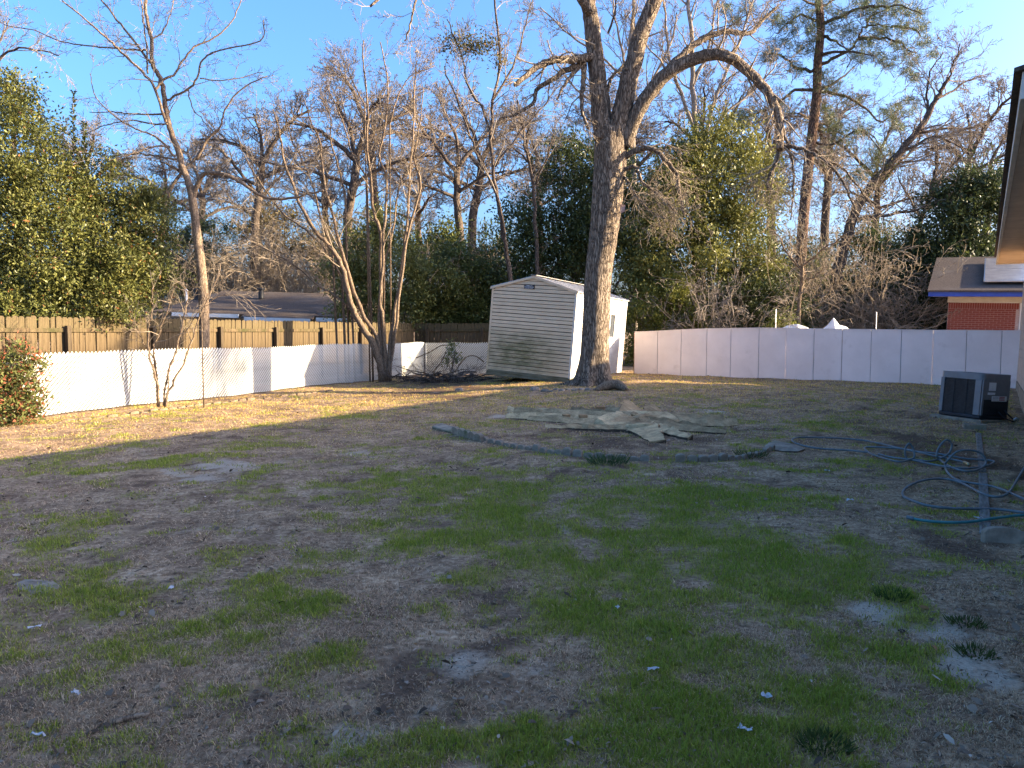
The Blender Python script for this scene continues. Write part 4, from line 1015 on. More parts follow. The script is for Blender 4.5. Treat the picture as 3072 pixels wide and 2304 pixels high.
# ------------------------------------------------------------------ evergreen trees and shrubs
DARKG = ((.03, .045, .014), (.085, .105, .03)); MIDG = ((.05, .07, .018), (.16, .165, .04)); YELG = ((.085, .10, .024), (.25, .23, .06)); BLUG = ((.028, .046, .02), (.08, .10, .036))
def evergreen(name, label, lobes, base_px, Y, n_twig, per, ln, wd, cols, seed, spread=.22, trunk_w=.10, mat='leaf', stems=5, cat='tree', group=None, shell=(.45, 1.03)):
    b = at(base_px[0], base_px[1], Y); b.z = float(terrain(b.x, b.y)) - .03
    t = tree_root(name, b, label, cat, group)
    lob = px_lobes(lobes, seed)
    V, F, C = leaf_cloud(lob, n_twig, per, ln, wd, cols, seed, spread, shell)
    B = Branches(seed); rr = random.Random(seed)
    if stems:
        big = MB(); first = True
        for q in lob:
            r0 = trunk_w * rr.uniform(.35, .6); p0 = np.array([b.x, b.y, b.z]); p2 = np.array(q[:3]); p1 = (p0 + p2) / 2 + np.array([rr.uniform(-.2, .2), 0, .25])
            P = catmull([p0, p1, p2], 4); r = np.linspace(r0, r0 * .3, len(P))
            B.add([tuple(p) for p in P], list(r), 6)
            sprout(B, [tuple(p) for p in P], list(r), max(q[3], .3) * 1.5, 0, dict(max=2, n=(4, 3), ratio=.5, rmin=.005, rr=.5, rcap=.03, jit=.2, up=.05, ang=(30, 70)), stems, .5)
        P = catmull([(b.x, b.y, b.z), ((b.x * 2 + lob[0][0]) / 3, (b.y * 2 + lob[0][1]) / 3, (b.z * 2 + lob[0][2]) / 3), lob[0][:3]], 4)
        add_part(t, 'trunk', trunk_mesh('trunk', P, np.linspace(trunk_w, trunk_w * .4, len(P)), M['bark_dark'], 8, .06, seed))
        add_part(t, 'branches', B.mesh('branches', M['twig_dark']), 'stuff')
    add_part(t, 'crown', mesh_np('crown', V, F, M[mat], False, C), 'stuff')
    return t
evergreen('evergreen_tree', 'tall glossy broadleaf evergreen at the left edge above the fences',
          [(-35, 190, 60, 18.6), (10, 150, 55, 18.8), (45, 195, 52, 18.6), (8, 230, 62, 18.4), (-30, 270, 58, 18.3), (60, 255, 50, 18.5), (15, 105, 28, 18.9), (28, 300, 40, 17.9), (-10, 310, 36, 17.8), (10, 90, 15, 18.8), (70, 300, 26, 18.3)], (20, 400), 18.9, 6400, 12, .088, .038, (MIDG[0], (.22, .21, .055), (.30, .13, .05), .02), 41, .24, .14)
evergreen('evergreen_tree', 'rounded glossy evergreen just right of the left edge one',
          [(105, 235, 52, 19.3), (95, 180, 34, 19.4), (140, 225, 36, 19.5), (120, 275, 42, 19.0), (85, 300, 36, 18.5), (145, 275, 30, 19.2), (150, 205, 18, 19.5), (115, 305, 26, 18.3)], (110, 400), 19.3, 4200, 12, .085, .036, (MIDG[0], (.22, .205, .055), (.28, .12, .04), .025), 42, .22, .1)
for (x, y0, y1, n_, lb) in ((73.5, 92, 150, 26, 'thin leafy shoot standing above the left evergreens, the taller one'), (84.5, 123, 152, 15, 'thin leafy shoot standing above the left evergreens, the shorter one')):
    p0 = at(x, y1, 19); p1 = at(x - .5, y0, 19); t = tree_root('leafy_shoot', p0, lb, 'shoot')
    add_part(t, 'stem', trunk_mesh('stem', np.array([tuple(p0.lerp(p1, f)) for f in (0, .5, 1)]), np.array([.012, .009, .005]), M['twig'], 5, 0, 1))
    m = n_ * 4; rr_ = np.random.default_rng(n_); f = np.repeat(np.linspace(0.05, 1, n_), 4); P = np.array(p0)[None] * (1 - f[:, None]) + np.array(p1)[None] * f[:, None]
    D = rr_.normal(0, 1, (m, 3)); D[:, 2] = np.abs(D[:, 2]) * .7 + .25
    V, F, C = leaf_quads(P, D, rr_.normal(0, 1, (m, 3)), np.full(m, .11), np.full(m, .05), .1, colmix(m, (.06, .08, .02), (.13, .14, .04))); add_part(t, 'leaves', mesh_np('leaves', V, F, M['leaf'], False, C), 'stuff')
evergreen('leafy_bush', 'low bush with green and reddish leaves before the white slatted fence', [(6, 368, 22, 13.6), (24, 390, 22, 13.5), (0, 402, 26, 13.3), (34, 366, 12, 13.8), (12, 422, 20, 13.2), (34, 410, 14, 13.4), (-14, 385, 28, 13.4), (20, 355, 12, 13.7)], (10, 433), 13.4, 1100, 9, .085, .03,
          ((.08, .10, .025), (.19, .19, .06), (.30, .10, .05), .20), 43, .14, .02, 'leafdull', 4, 'bush', shell=(.25, 1.05))
evergreen('privet_shrub', 'sunlit yellow green privet behind the crepe myrtle', [(365, 250, 34, 33), (400, 275, 40, 32.8), (385, 225, 22, 33.2), (430, 295, 36, 32.6), (360, 295, 30, 32.8), (405, 310, 30, 32.5), (345, 270, 22, 33)], (400, 362), 33.2, 2600, 12, .14, .06, (YELG[0], YELG[1]), 44, .34, .09, cat='shrub')
evergreen('privet_shrub', 'dark green privet right behind the cedar fence beside the shed', [(460, 300, 32, 33.4), (440, 315, 26, 33), (475, 280, 26, 33.6), (450, 265, 24, 34), (478, 315, 22, 33)], (460, 362), 33.5, 1900, 12, .14, .06, MIDG, 45, .34, .09, cat='shrub')
evergreen('evergreen_tree', 'dark dense evergreen directly behind the shed roof', [(555, 240, 50, 34), (530, 270, 42, 33.8), (580, 200, 44, 34.3), (560, 170, 26, 34.5), (610, 180, 34, 34.5), (505, 300, 32, 33.5), (600, 260, 60, 34), (575, 150, 16, 34.6), (640, 240, 40, 34), (520, 225, 26, 34)], (575, 362), 34.5, 4200, 13, .16, .07, (DARKG[0], DARKG[1], (.10, .12, .03), .10), 46, .38, .14)
evergreen('evergreen_tree', 'large sunlit evergreen right of the big trunk', [(690, 215, 60, 32), (720, 175, 46, 32.3), (717, 135, 26, 32.5), (700, 160, 30, 32.3), (745, 195, 40, 32.2), (755, 165, 24, 32.5), (665, 250, 46, 31.6), (735, 245, 46, 31.8), (700, 285, 52, 31.2), (655, 290, 36, 31.2), (750, 285, 40, 31.5), (680, 180, 34, 32)], (705, 365), 32.5, 5200, 13, .15, .065, (MIDG[0], (.28, .255, .06)), 47, .36, .14)
evergreen('privet_shrub', 'bright yellow green shrub at the left end of the panel fence', [(665, 305, 24, 29.8), (645, 318, 18, 29.6), (690, 312, 22, 29.9), (675, 290, 14, 30), (640, 345, 16, 29.6), (632, 360, 10, 29.6)], (662, 368), 30.2, 900, 12, .12, .05, ((.07, .09, .015), (.22, .21, .04)), 48, .26, .05, cat='shrub')
evergreen('privet_shrub', 'dark shrub between the panel fence and the pine trunk', [(740, 310, 32, 30), (770, 300, 34, 30.5), (760, 325, 24, 29.6), (790, 318, 22, 29.8)], (765, 370), 30.4, 1500, 12, .13, .055, (DARKG[0], (.09, .10, .03)), 49, .3, .06, cat='shrub')
evergreen('privet_shrub', 'small bright shrub beside the pine above the panel fence', [(783, 322, 10, 27.5), (775, 328, 8, 27.3), (790, 330, 8, 27.4)], (782, 368), 27.6, 200, 10, .10, .04, ((.09, .11, .02), (.22, .22, .05)), 50, .18, .03, cat='shrub')
evergreen('privet_shrub', 'dark shrubs heap between the leaning tree and the brick house', [(860, 305, 34, 33), (890, 290, 36, 33.4), (850, 325, 26, 32.6), (895, 320, 34, 32.6), (830, 310, 24, 33)], (872, 370), 33.2, 1900, 12, .14, .06, DARKG, 51, .34, .07, cat='shrub')
evergreen('evergreen_tree', 'dark evergreen tree left of the brick house roof', [(985, 180, 22, 33), (965, 205, 32, 33), (945, 235, 36, 33.2), (985, 225, 34, 33), (930, 265, 38, 33.4), (965, 265, 38, 33), (925, 300, 36, 33), (935, 325, 30, 32.4), (915, 335, 24, 32.4), (1000, 200, 24, 33.2), (1000, 250, 24, 33.5)], (940, 365), 33.4, 4000, 13, .16, .07, (BLUG[0], BLUG[1], (.12, .14, .035), .10), 52, .36, .16)
evergreen('evergreen_shrub', 'dark green clump beside the slender tree above the low house', [(190, 258, 26, 47), (170, 235, 22, 47), (215, 240, 20, 47), (180, 280, 20, 47), (160, 268, 20, 47)], (190, 365), 47, 1000, 12, .17, .07, BLUG, 53, .4, .08, cat='shrub')
# distant green understorey behind the bare trees
rr0 = random.Random(77); OLIVE = ((.075, .06, .028), (.19, .155, .065))
for i, (x, y, rp, Y, c) in enumerate(((250, 262, 48, 52, OLIVE), (310, 250, 46, 53, OLIVE), (285, 232, 32, 54, OLIVE), (345, 262, 34, 51, OLIVE), (480, 255, 34, 44, DARKG), (430, 250, 30, 46, MIDG), (640, 205, 34, 46, MIDG), (790, 270, 36, 44, DARKG), (825, 285, 32, 42, MIDG), (880, 255, 34, 46, DARKG), (60, 280, 50, 50, DARKG), (130, 280, 40, 51, MIDG))):
    lbs = ['broad brownish thicket behind the low house roof left part', 'brownish thicket behind the middle of the low house', 'brownish tree top above the low house roof', 'brownish thicket behind the right end of the low house', 'dark evergreen thicket left of the shed peak', 'green thicket behind the privets', 'green tree top just right of the big trunk', 'dark thicket behind the pine trunk', 'green thicket behind the leaning tree foot', 'dark thicket behind the leaning tree crown', 'dark thicket behind the left evergreens', 'green thicket behind the cedar fence left of the low house']
    lob = [(x + rr0.uniform(-1, 1) * rp, y + rr0.uniform(-.5, .6) * rp, rp * rr0.uniform(.4, .65), Y + rr0.uniform(-1, 1)) for _ in range(7)] + [(x + rr0.uniform(-1, 1) * rp, 325, rp * .6, Y - .5), (x + rr0.uniform(-1, 1) * rp, 310, rp * .6, Y - .5)]
    evergreen('thicket', lbs[i], lob, (x, 358), Y, 900, 11, .20, .09, c, 100 + i, .5, .1, 'leafdull', 3, 'thicket', 'thickets beyond the fences')

# ------------------------------------------------------------------ bare trees behind
def bare_tree(name, label, Y, paths, seed, prm, n0, L0, mat='bark_dark', twig='twig', base_px=None, group=None, greens=None):
    bp = base_px or (paths[0][0][0][0] / 3, 360); base = at(bp[0], bp[1], Y); base.z = float(terrain(base.x, base.y)) - .04
    t = tree_root(name, base, label, 'tree', group); B = Branches(seed)
    for i, (pp, w0, w1) in enumerate(paths):
        P, r = limb(pp, Y, w0, w1, (0 if i == 0 else B.rng.uniform(-1.5, 1.5)), 4, .03, i + seed)
        if i == 0:
            P[0] = tuple(base)
            add_part(t, 'trunk', trunk_mesh('trunk', P, r, M[mat], 10, .06, seed, .25))
        else: add_part(t, 'limb', trunk_mesh('limb', P, r, M[mat], 7, .05, i))
        sprout(B, [tuple(p) for p in P], list(r), L0 * (1 if i else 1.15), 0, prm, n0, .45 if i == 0 else .2)
    add_part(t, 'twigs', B.mesh('twigs', M[twig]), 'stuff')
    if greens:
        V, F, C = leaf_cloud(px_lobes(greens, seed), 34 * len(greens), 8, .13, .05, ((.08, .09, .03), (.20, .17, .06), (.25, .13, .06), .15), seed, .4, (.2, 1.2)); add_part(t, 'ivy', mesh_np('ivy', V, F, M['leafdull'], False, C), 'stuff')
    return t
fine = dict(max=3, n=(8, 6, 5), ratio=.56, rmin=.007, rr=.5, rcap=.05, jit=.2, up=.06, ang=(25, 60))
bare_tree('bare_tree', 'bare tree with two trunks standing just behind the shed', 31, [([(1530, 1080), (1528, 860), (1522, 760), (1500, 640), (1485, 540), (1470, 420), (1480, 300), (1500, 180), (1490, 60), (1480, -80)], 15, 5), ([(1522, 760), (1500, 620), (1440, 480), (1400, 380), (1360, 270), (1330, 200)], 9, 4), ([(1480, 420), (1440, 320), (1400, 250), (1380, 150), (1340, 60)], 9, 3), ([(1478, 300), (1540, 200), (1570, 100), (1600, 0)], 8, 3), ([(1486, 500), (1560, 400), (1620, 330), (1680, 260)], 7, 3)], 61, dict(fine), 10, 3.4, 'bark_dark', 'twig',
          greens=[(445, 46, 5, 31), (456, 41, 6, 31), (468, 44, 7, 31), (480, 48, 7, 31), (490, 46, 6, 31), (463, 52, 4, 31), (500, 60, 5, 31)])
bare_tree('bare_tree', 'thin dark bare trunk rising behind the shed peak', 32, [([(1612, 1080), (1612, 900), (1608, 700), (1600, 560), (1585, 480), (1570, 400), (1555, 300)], 15, 5), ([(1600, 560), (1640, 470), (1660, 400)], 6, 3), ([(1590, 490), (1540, 440), (1500, 400)], 6, 3)], 62, dict(fine), 7, 2.6, 'bark_dark', 'twig_dark')
oak_a = bare_tree('bare_tree', 'spreading bare oak far behind the crepe myrtle, darkest crown', 48, [([(1040, 1080), (1040, 700), (1060, 560), (1070, 470)], 30, 22), ([(1065, 480), (1000, 420), (930, 380), (860, 370)], 16, 6), ([(1070, 470), (1120, 400), (1190, 350), (1250, 330)], 16, 6), ([(1065, 470), (1050, 390), (1020, 330), (1010, 290)], 14, 6), ([(1068, 470), (1090, 400), (1110, 330), (1150, 290)], 14, 6), ([(1060, 560), (960, 520), (860, 500), (780, 480)], 14, 5), ([(1060, 560), (1150, 500), (1260, 470), (1330, 470)], 14, 5)], 63, dict(fine, rmin=.010, max=4, n=(8, 6, 5, 4), ratio=.6), 12, 4.2, 'bark_dark', 'twig_dark')
oak_b = bare_tree('bare_tree', 'bare oak far behind the low house roof', 50, [([(760, 1080), (765, 700), (780, 560), (790, 480)], 26, 18), ([(785, 500), (720, 440), (660, 420), (600, 420)], 14, 5), ([(790, 480), (840, 400), (890, 350), (930, 330)], 14, 5), ([(788, 480), (780, 400), (760, 340)], 12, 5), ([(780, 560), (700, 530), (620, 530)], 12, 4), ([(780, 540), (870, 500), (950, 480)], 12, 4)], 64, dict(fine, rmin=.010, max=4, n=(8, 6, 5, 4), ratio=.6), 12, 4.0, 'bark_dark', 'twig_dark')
oak_c = bare_tree('bare_tree', 'bare oak far behind between crepe myrtle and shed', 46, [([(1380, 1080), (1380, 720), (1370, 600), (1375, 500)], 28, 18), ([(1372, 520), (1310, 440), (1260, 380), (1240, 320)], 14, 5), ([(1375, 500), (1440, 420), (1500, 370), (1560, 350)], 14, 5), ([(1374, 500), (1370, 420), (1340, 350), (1330, 300)], 12, 5), ([(1370, 600), (1290, 560), (1210, 540)], 12, 4), ([(1372, 580), (1450, 530), (1530, 510)], 12, 4)], 65, dict(fine, rmin=.010, max=4, n=(8, 6, 5, 4), ratio=.6), 12, 3.8, 'bark_dark', 'twig_dark')
bare_tree('pale_bare_tree', 'pale barked bare tree behind the arching limb', 36, [([(2085, 1080), (2090, 700), (2095, 500), (2085, 380), (2080, 260), (2075, 140), (2070, 20), (2060, -100)], 22, 9), ([(2095, 480), (2120, 380), (2150, 280), (2190, 190), (2230, 90), (2260, 0)], 14, 5), ([(2085, 400), (2050, 300), (2020, 220), (2000, 100), (1990, 0)], 12, 5), ([(2078, 260), (2120, 160), (2140, 60), (2160, -40)], 9, 4), ([(2110, 420), (2180, 340), (2260, 270), (2330, 190)], 9, 4)], 66, dict(fine, rmin=.008, ang=(20, 50), up=.12), 10, 3.6, 'bark_pale', 'twig_tan')
bare_tree('pale_bare_tree', 'pale barked bare tree between the forked stems', 37, [([(1905, 1080), (1905, 700), (1900, 500), (1893, 300), (1890, 160), (1900, 40), (1895, -90)], 18, 8), ([(1893, 300), (1870, 180), (1850, 80), (1840, 0)], 9, 4), ([(1890, 160), (1930, 80), (1960, -20)], 8, 4), ([(1895, 330), (1960, 240), (2010, 130), (2030, 40)], 9, 4), ([(1900, 420), (1830, 340), (1700, 240), (1640, 120)], 9, 3), ([(1895, 250), (1790, 160), (1690, 90), (1620, 20)], 8, 3)], 67, dict(fine, rmin=.008, ang=(20, 50), up=.10), 10, 3.6, 'bark_pale', 'twig_tan')
bare_tree('leaning_tree', 'leaning bare tree with ivy right of the pine', 33.5, [([(2478, 1080), (2488, 972), (2507, 858), (2527, 759), (2559, 654), (2605, 570), (2677, 485), (2727, 422), (2765, 380), (2803, 312), (2824, 274), (2850, 230)], 40, 9), ([(2740, 408), (2800, 390), (2850, 385), (2910, 385), (2960, 370)], 10, 4), ([(2765, 380), (2785, 320), (2780, 270), (2790, 215), (2830, 160)], 9, 3), ([(2700, 460), (2760, 430), (2800, 410), (2860, 430), (2890, 450)], 10, 4), ([(2810, 300), (2860, 270), (2910, 240), (2950, 225)], 8, 3), ([(2820, 280), (2850, 220), (2870, 170), (2880, 130)], 7, 3), ([(2640, 530), (2700, 490), (2790, 480), (2850, 500)], 7, 3), ([(2559, 660), (2620, 650), (2690, 640), (2770, 620), (2830, 560)], 14, 4)], 68, dict(fine, rmin=.0075, up=.03), 12, 3.2, 'bark_dark', 'twig',
          greens=[(868, 190, 14, 33.5), (880, 175, 12, 33.5), (855, 215, 14, 33.5), (890, 165, 8, 33.5), (860, 235, 12, 33.3)])
bare_tree('bare_tree', 'thin dark bare tree right of the leaning one', 37, [([(2745, 1080), (2752, 860), (2760, 680), (2790, 590), (2805, 520), (2812, 440)], 18, 7), ([(2790, 590), (2840, 520), (2900, 450), (2930, 380)], 8, 3), ([(2765, 660), (2720, 580), (2690, 520)], 8, 3), ([(2775, 630), (2860, 590), (2930, 570)], 7, 3)], 69, dict(fine, rmin=.008), 11, 3.2, 'bark_dark', 'twig_dark')
bare_tree('bare_tree', 'small bare tree standing before the pine trunk', 28.5, [([(2395, 1040), (2398, 960), (2402, 860), (2405, 800)], 13, 9), ([(2405, 810), (2370, 770), (2340, 720), (2320, 690)], 7, 3), ([(2404, 805), (2440, 770), (2500, 730), (2540, 700)], 7, 3), ([(2403, 830), (2440, 830), (2480, 800)], 5, 2), ([(2405, 800), (2400, 740), (2420, 690)], 6, 2)], 70, dict(fine, rmin=.005, up=.0), 8, 1.6, 'bark_tan', 'twig_tan')
bare_tree('bare_tree', 'bare tree mostly beyond the left edge of the picture', 30, [([(-80, 1080), (-75, 700), (-70, 400), (-60, 200), (-50, 60)], 26, 9), ([(-70, 300), (-20, 200), (40, 150), (110, 150), (180, 165)], 9, 3), ([(-65, 250), (0, 120), (30, 60)], 8, 3), ([(-72, 380), (-20, 300), (30, 260)], 8, 3)], 71, dict(fine), 9, 3.0, 'bark_dark', 'twig')
def copy_tree(root, px, Y, sc_, rz, label):
    b = at(px, 355, Y); r = root.copy(); COL.objects.link(r); r.location = (b.x, b.y, -.05); r.scale = (sc_,) * 3; r.rotation_euler = (0, 0, rz); r['label'] = label
    for ch in list(root.children):
        c_ = ch.copy(); COL.objects.link(c_); c_.parent = r; c_.matrix_parent_inverse = ch.matrix_parent_inverse.copy()
for (o_, px, Y, s_, rz, lb) in ((oak_a, 200, 62, 1.0, 1.2, 'hazy bare tree far behind the slender tree'), (oak_b, 330, 66, 1.1, 2.1, 'hazy bare tree far behind the crepe myrtle left stems'), (oak_c, 540, 60, 1.15, .8, 'hazy bare tree far behind the shed peak'), (oak_b, 640, 64, 1.2, 3.3, 'hazy bare tree far behind the big trunk'), (oak_a, 770, 58, 1.1, 4.0, 'hazy bare tree far behind the pine'), (oak_c, 870, 62, 1.2, 2.6, 'hazy bare tree far behind the leaning tree'), (oak_b, 950, 56, 1.1, 5.0, 'hazy bare tree far behind the dark right evergreen'), (oak_c, 420, 68, 1.2, 5.5, 'hazy bare tree far behind the privets'), (oak_a, 100, 64, 1.1, 2.9, 'hazy bare tree far behind the left evergreens'), (oak_c, 260, 56, 1.0, 3.7, 'hazy bare tree far behind between slender tree and crepe myrtle'), (oak_a, 470, 58, 1.15, .3, 'hazy bare tree far behind left of the shed'), (oak_b, 380, 60, 1.25, 4.4, 'hazy bare tree far behind the tall crepe myrtle stems'), (oak_a, 590, 66, 1.3, 5.2, 'hazy bare tree farthest behind the forked stems'), (oak_c, 700, 60, 1.3, 1.7, 'hazy bare tree far behind the arching limb'), (oak_b, 820, 60, 1.25, .9, 'hazy bare tree far behind right of the pine'), (oak_c, 980, 64, 1.2, 3.1, 'hazy bare tree far behind the house eave'), (oak_b, 160, 58, .95, .2, 'hazy bare tree far behind left of the slender tree')):
    copy_tree(o_, px, Y, s_, rz, lb)
# brown leafless thickets
def brush_shrub(label, Y, cx, cyb, n, hpx, spread_px, seed, twig='twig_tan', arch=-.02, ln=None):
    b = at(cx, 350, Y); b.z = float(terrain(b.x, b.y)) - .03; t = tree_root('bare_shrub', b, label, 'shrub'); B = Branches(seed); rr = B.rng
    top = hpx * Y / FPX; sp = spread_px * Y / FPX
    for i in range(n):
        px = b.x + rr.uniform(-1, 1) * sp * .7; py = b.y + rr.uniform(-1, 1) * sp * .4
        d = nrm3((rr.gauss(0, .45), rr.gauss(0, .35), 1))
        grow(B, (px, py, b.z), d, top * rr.uniform(.55, 1.0), rr.uniform(.012, .028), 0, dict(max=3, n=(5, 4, 3), ratio=.5, rmin=.005 + .00008 * Y, rr=.55, jit=.22, up=arch, ang=(25, 65)))
    add_part(t, 'stems', B.mesh('stems', M[twig]), 'stuff'); return t
brush_shrub('brown leafless thicket right of the slender tree above the low house', 47.5, 255, 0, 110, 150, 44, 81)
brush_shrub('brown leafless thicket behind the slender tree trunk', 47, 205, 0, 100, 140, 40, 82)
brush_shrub('brown leafless thicket left of the crepe myrtle stems', 48, 320, 0, 100, 150, 40, 83)
brush_shrub('tan leafless thicket between shed and crepe myrtle', 36, 470, 0, 70, 150, 40, 84)
brush_shrub('tan leafless vines hanging by the leaning tree foot', 30.5, 860, 0, 80, 135, 50, 85, 'twig_tan', -.06)
brush_shrub('tan leafless thicket between pine and leaning tree', 34, 815, 0, 70, 150, 40, 86, 'twig_tan', -.04)
brush_shrub('tangled leafless thicket above the panel fence right of the big trunk', 29.5, 715, 0, 40, 130, 36, 87, 'twig', -.03)

# ------------------------------------------------------------------ pine
def pine():
    Y = 38.0; pp = [(2385, 1080), (2395, 900), (2407, 696), (2424, 506), (2436, 401), (2449, 295), (2453, 190), (2462, 84), (2455, 0), (2450, -150), (2450, -320)]
    base = src(2385, 1080, Y); base.z = float(terrain(base.x, base.y)) - .04
    t = tree_root('pine_tree', base, 'tall pine with tufted needles beyond the panel fence'); B = Branches(91); rr = np.random.default_rng(91)
    P, r = limb(pp, Y, 34, 18, 0, 4); P[0] = tuple(base); add_part(t, 'trunk', trunk_mesh('trunk', P, r, M['bark_pine'], 14, .05, 3, .2))
    q4 = lambda z: (2200 + z[0] * .4219, z[1] * .4219)
    br = [((590, 480), (700, 420), (830, 350), (890, 270), (920, 200), (1000, 180), (1120, 190)), ((600, 400), (720, 370), (860, 370), (1000, 400)), ((600, 650), (720, 590), (860, 480)), ((640, 260), (720, 290), (800, 350)),
          ((890, 280), (1000, 270), (1150, 290), (1300, 380)), ((600, 650), (700, 660), (820, 690), (940, 770), (1060, 860), (1200, 760)), ((570, 500), (450, 480), (350, 400), (250, 380)), ((560, 640), (440, 640), (330, 720), (200, 790), (50, 850)),
          ((610, 180), (760, 120), (900, 60), (1050, 50), (1200, 40), (1330, 100)), ((610, 150), (480, 110), (380, 180), (300, 240)), ((560, 900), (650, 880), (760, 950), (830, 980)), ((550, 1000), (700, 1030), (900, 920), (1050, 1080)),
          ((610, 60), (750, -20), (950, -80), (1150, -60)), ((600, 60), (450, -20), (300, 20)), ((940, 200), (1000, 100), (1100, 80)), ((1120, 190), (1260, 200), (1340, 260)), ((550, 1050), (700, 1150), (850, 1230), (950, 1150))]
    tuft = []
    for i, zz in enumerate(br):
        Pb, rb = limb([q4(z) for z in zz], Y, 11 if i < 9 else 8, 3, rr.uniform(-2, 2), 4, .03, i)
        add_part(t, 'limb', trunk_mesh('limb', Pb, rb, M['bark_dark'], 7, .05, i))
        for j in range(len(Pb)):
            f = j / (len(Pb) - 1)
            if f < .3: continue
            for k in range(5): tuft.append((Pb[j] + rr.normal(0, .75, 3) * np.array([1, 1, .7]), 0))
    cl = [(750, 100, 70), (900, 60, 80), (1000, 130, 60), (1150, 60, 80), (1290, 80, 80), (1320, 180, 60), (1200, 200, 70), (1060, 230, 60), (950, 300, 50), (830, 220, 60), (1350, 300, 60), (1260, 420, 70), (1110, 450, 70), (1020, 400, 60), (900, 410, 60), (700, 190, 60), (480, 100, 90), (400, 200, 80), (330, 340, 90), (500, 350, 80), (440, 480, 60), (250, 400, 70), (700, 620, 70), (660, 800, 60), (120, 810, 70), (30, 850, 60), (720, 900, 70), (800, 990, 70), (1240, 760, 80), (1100, 810, 60), (1160, 900, 50), (920, 930, 60), (1050, 1080, 80), (1000, 1140, 70), (890, 1240, 80), (1250, 520, 50), (1280, 560, 40), (1180, 330, 60), (620, 30, 90), (100, 60, 60), (-60, 70, 60), (20, 160, 50), (560, 260, 60), (550, 180, 60), (1000, 30, 80), (1420, 380, 40), (620, 540, 50), (300, 150, 60)]
    for zx, zy, rz in cl:
        for k in range(int(rz * .62)):
            d = rr.normal(0, 1, 3); d /= np.linalg.norm(d); yy = Y + d[1] * rz * .4219 / 3 * Y / FPX + rr.uniform(-1, 1)
            a = rr.random() * 6.283; ra = rz * math.sqrt(rr.random())
            p = src(2200 + (zx + ra * math.cos(a)) * .4219, (zy + ra * math.sin(a) * .8) * .4219, yy); tuft.append((np.array(p), 1))
    T = np.array([a for a, _ in tuft]); n = len(T); m = 16
    ax = rr.normal(0, 1, (n, 3)); ax[:, 2] = np.abs(ax[:, 2]) * .6 + .1; ax /= np.linalg.norm(ax, axis=1)[:, None]
    D = np.repeat(ax, m, 0) * .7 + rr.normal(0, .65, (n * m, 3)); Pp = np.repeat(T, m, 0) + rr.normal(0, .05, (n * m, 3))
    tn = np.repeat(rr.random((n, 1)), m, 0); C = np.array((.05, .075, .032)) * (1 - tn) + np.array((.155, .17, .06)) * tn
    V, F, C = leaf_quads(Pp, D, rr.normal(0, 1, (n * m, 3)), np.full(n * m, .24), np.full(n * m, .016), .0, C)
    add_part(t, 'needles', mesh_np('needles', V, F, M['needle'], False, C), 'stuff')
    for i in range(0, n, 3):                                           # twigs carrying the tufts
        p = T[i]; q = p - ax[i] * .5 + rr.normal(0, .12, 3); B.add([tuple(q), tuple((p + q) / 2 + rr.normal(0, .05, 3)), tuple(p)], [.02, .014, .008], 3)
    add_part(t, 'twigs', B.mesh('twigs', M['twig_dark']), 'stuff')
pine()

# ------------------------------------------------------------------ stump of the felled tree, cut flush
def wood_cut_mat():
    m, t, p = nodemat('fresh_cut_wood')
    a = N(t, 'ShaderNodeAttribute', attribute_name='col'); tc = N(t, 'ShaderNodeTexCoord')
    n = N(t, 'ShaderNodeTexNoise', i_Scale=9.0, i_Detail=8.0, i_Roughness=.7); L(t, tc.outputs['Object'], n.inputs['Vector'])
    n2 = N(t, 'ShaderNodeTexNoise', i_Scale=60.0, i_Detail=4.0); L(t, tc.outputs['Object'], n2.inputs['Vector'])
    r = ramp(t, n.outputs[0], [(.25, .45), (.7, 1.15)]); r2 = ramp(t, n2.outputs[0], [(.2, .75), (.8, 1.1)])
    m1 = N(t, 'ShaderNodeMix', data_type='RGBA', blend_type='MULTIPLY'); m1.inputs[0].default_value = 1; L(t, a.outputs['Color'], m1.inputs[6]); L(t, r.outputs[0], m1.inputs[7])
    m2 = N(t, 'ShaderNodeMix', data_type='RGBA', blend_type='MULTIPLY'); m2.inputs[0].default_value = 1; L(t, m1.outputs[2], m2.inputs[6]); L(t, r2.outputs[0], m2.inputs[7])
    L(t, m2.outputs[2], p.inputs['Base Color']); p.inputs['Roughness'].default_value = .9; p.inputs['Specular IOR Level'].default_value = .04
    b = N(t, 'ShaderNodeBump', i_Strength=.8, i_Distance=.02); L(t, n2.outputs[0], b.inputs['Height']); L(t, b.outputs[0], p.inputs['Normal'])
    return m
M['cutwood'] = wood_cut_mat()
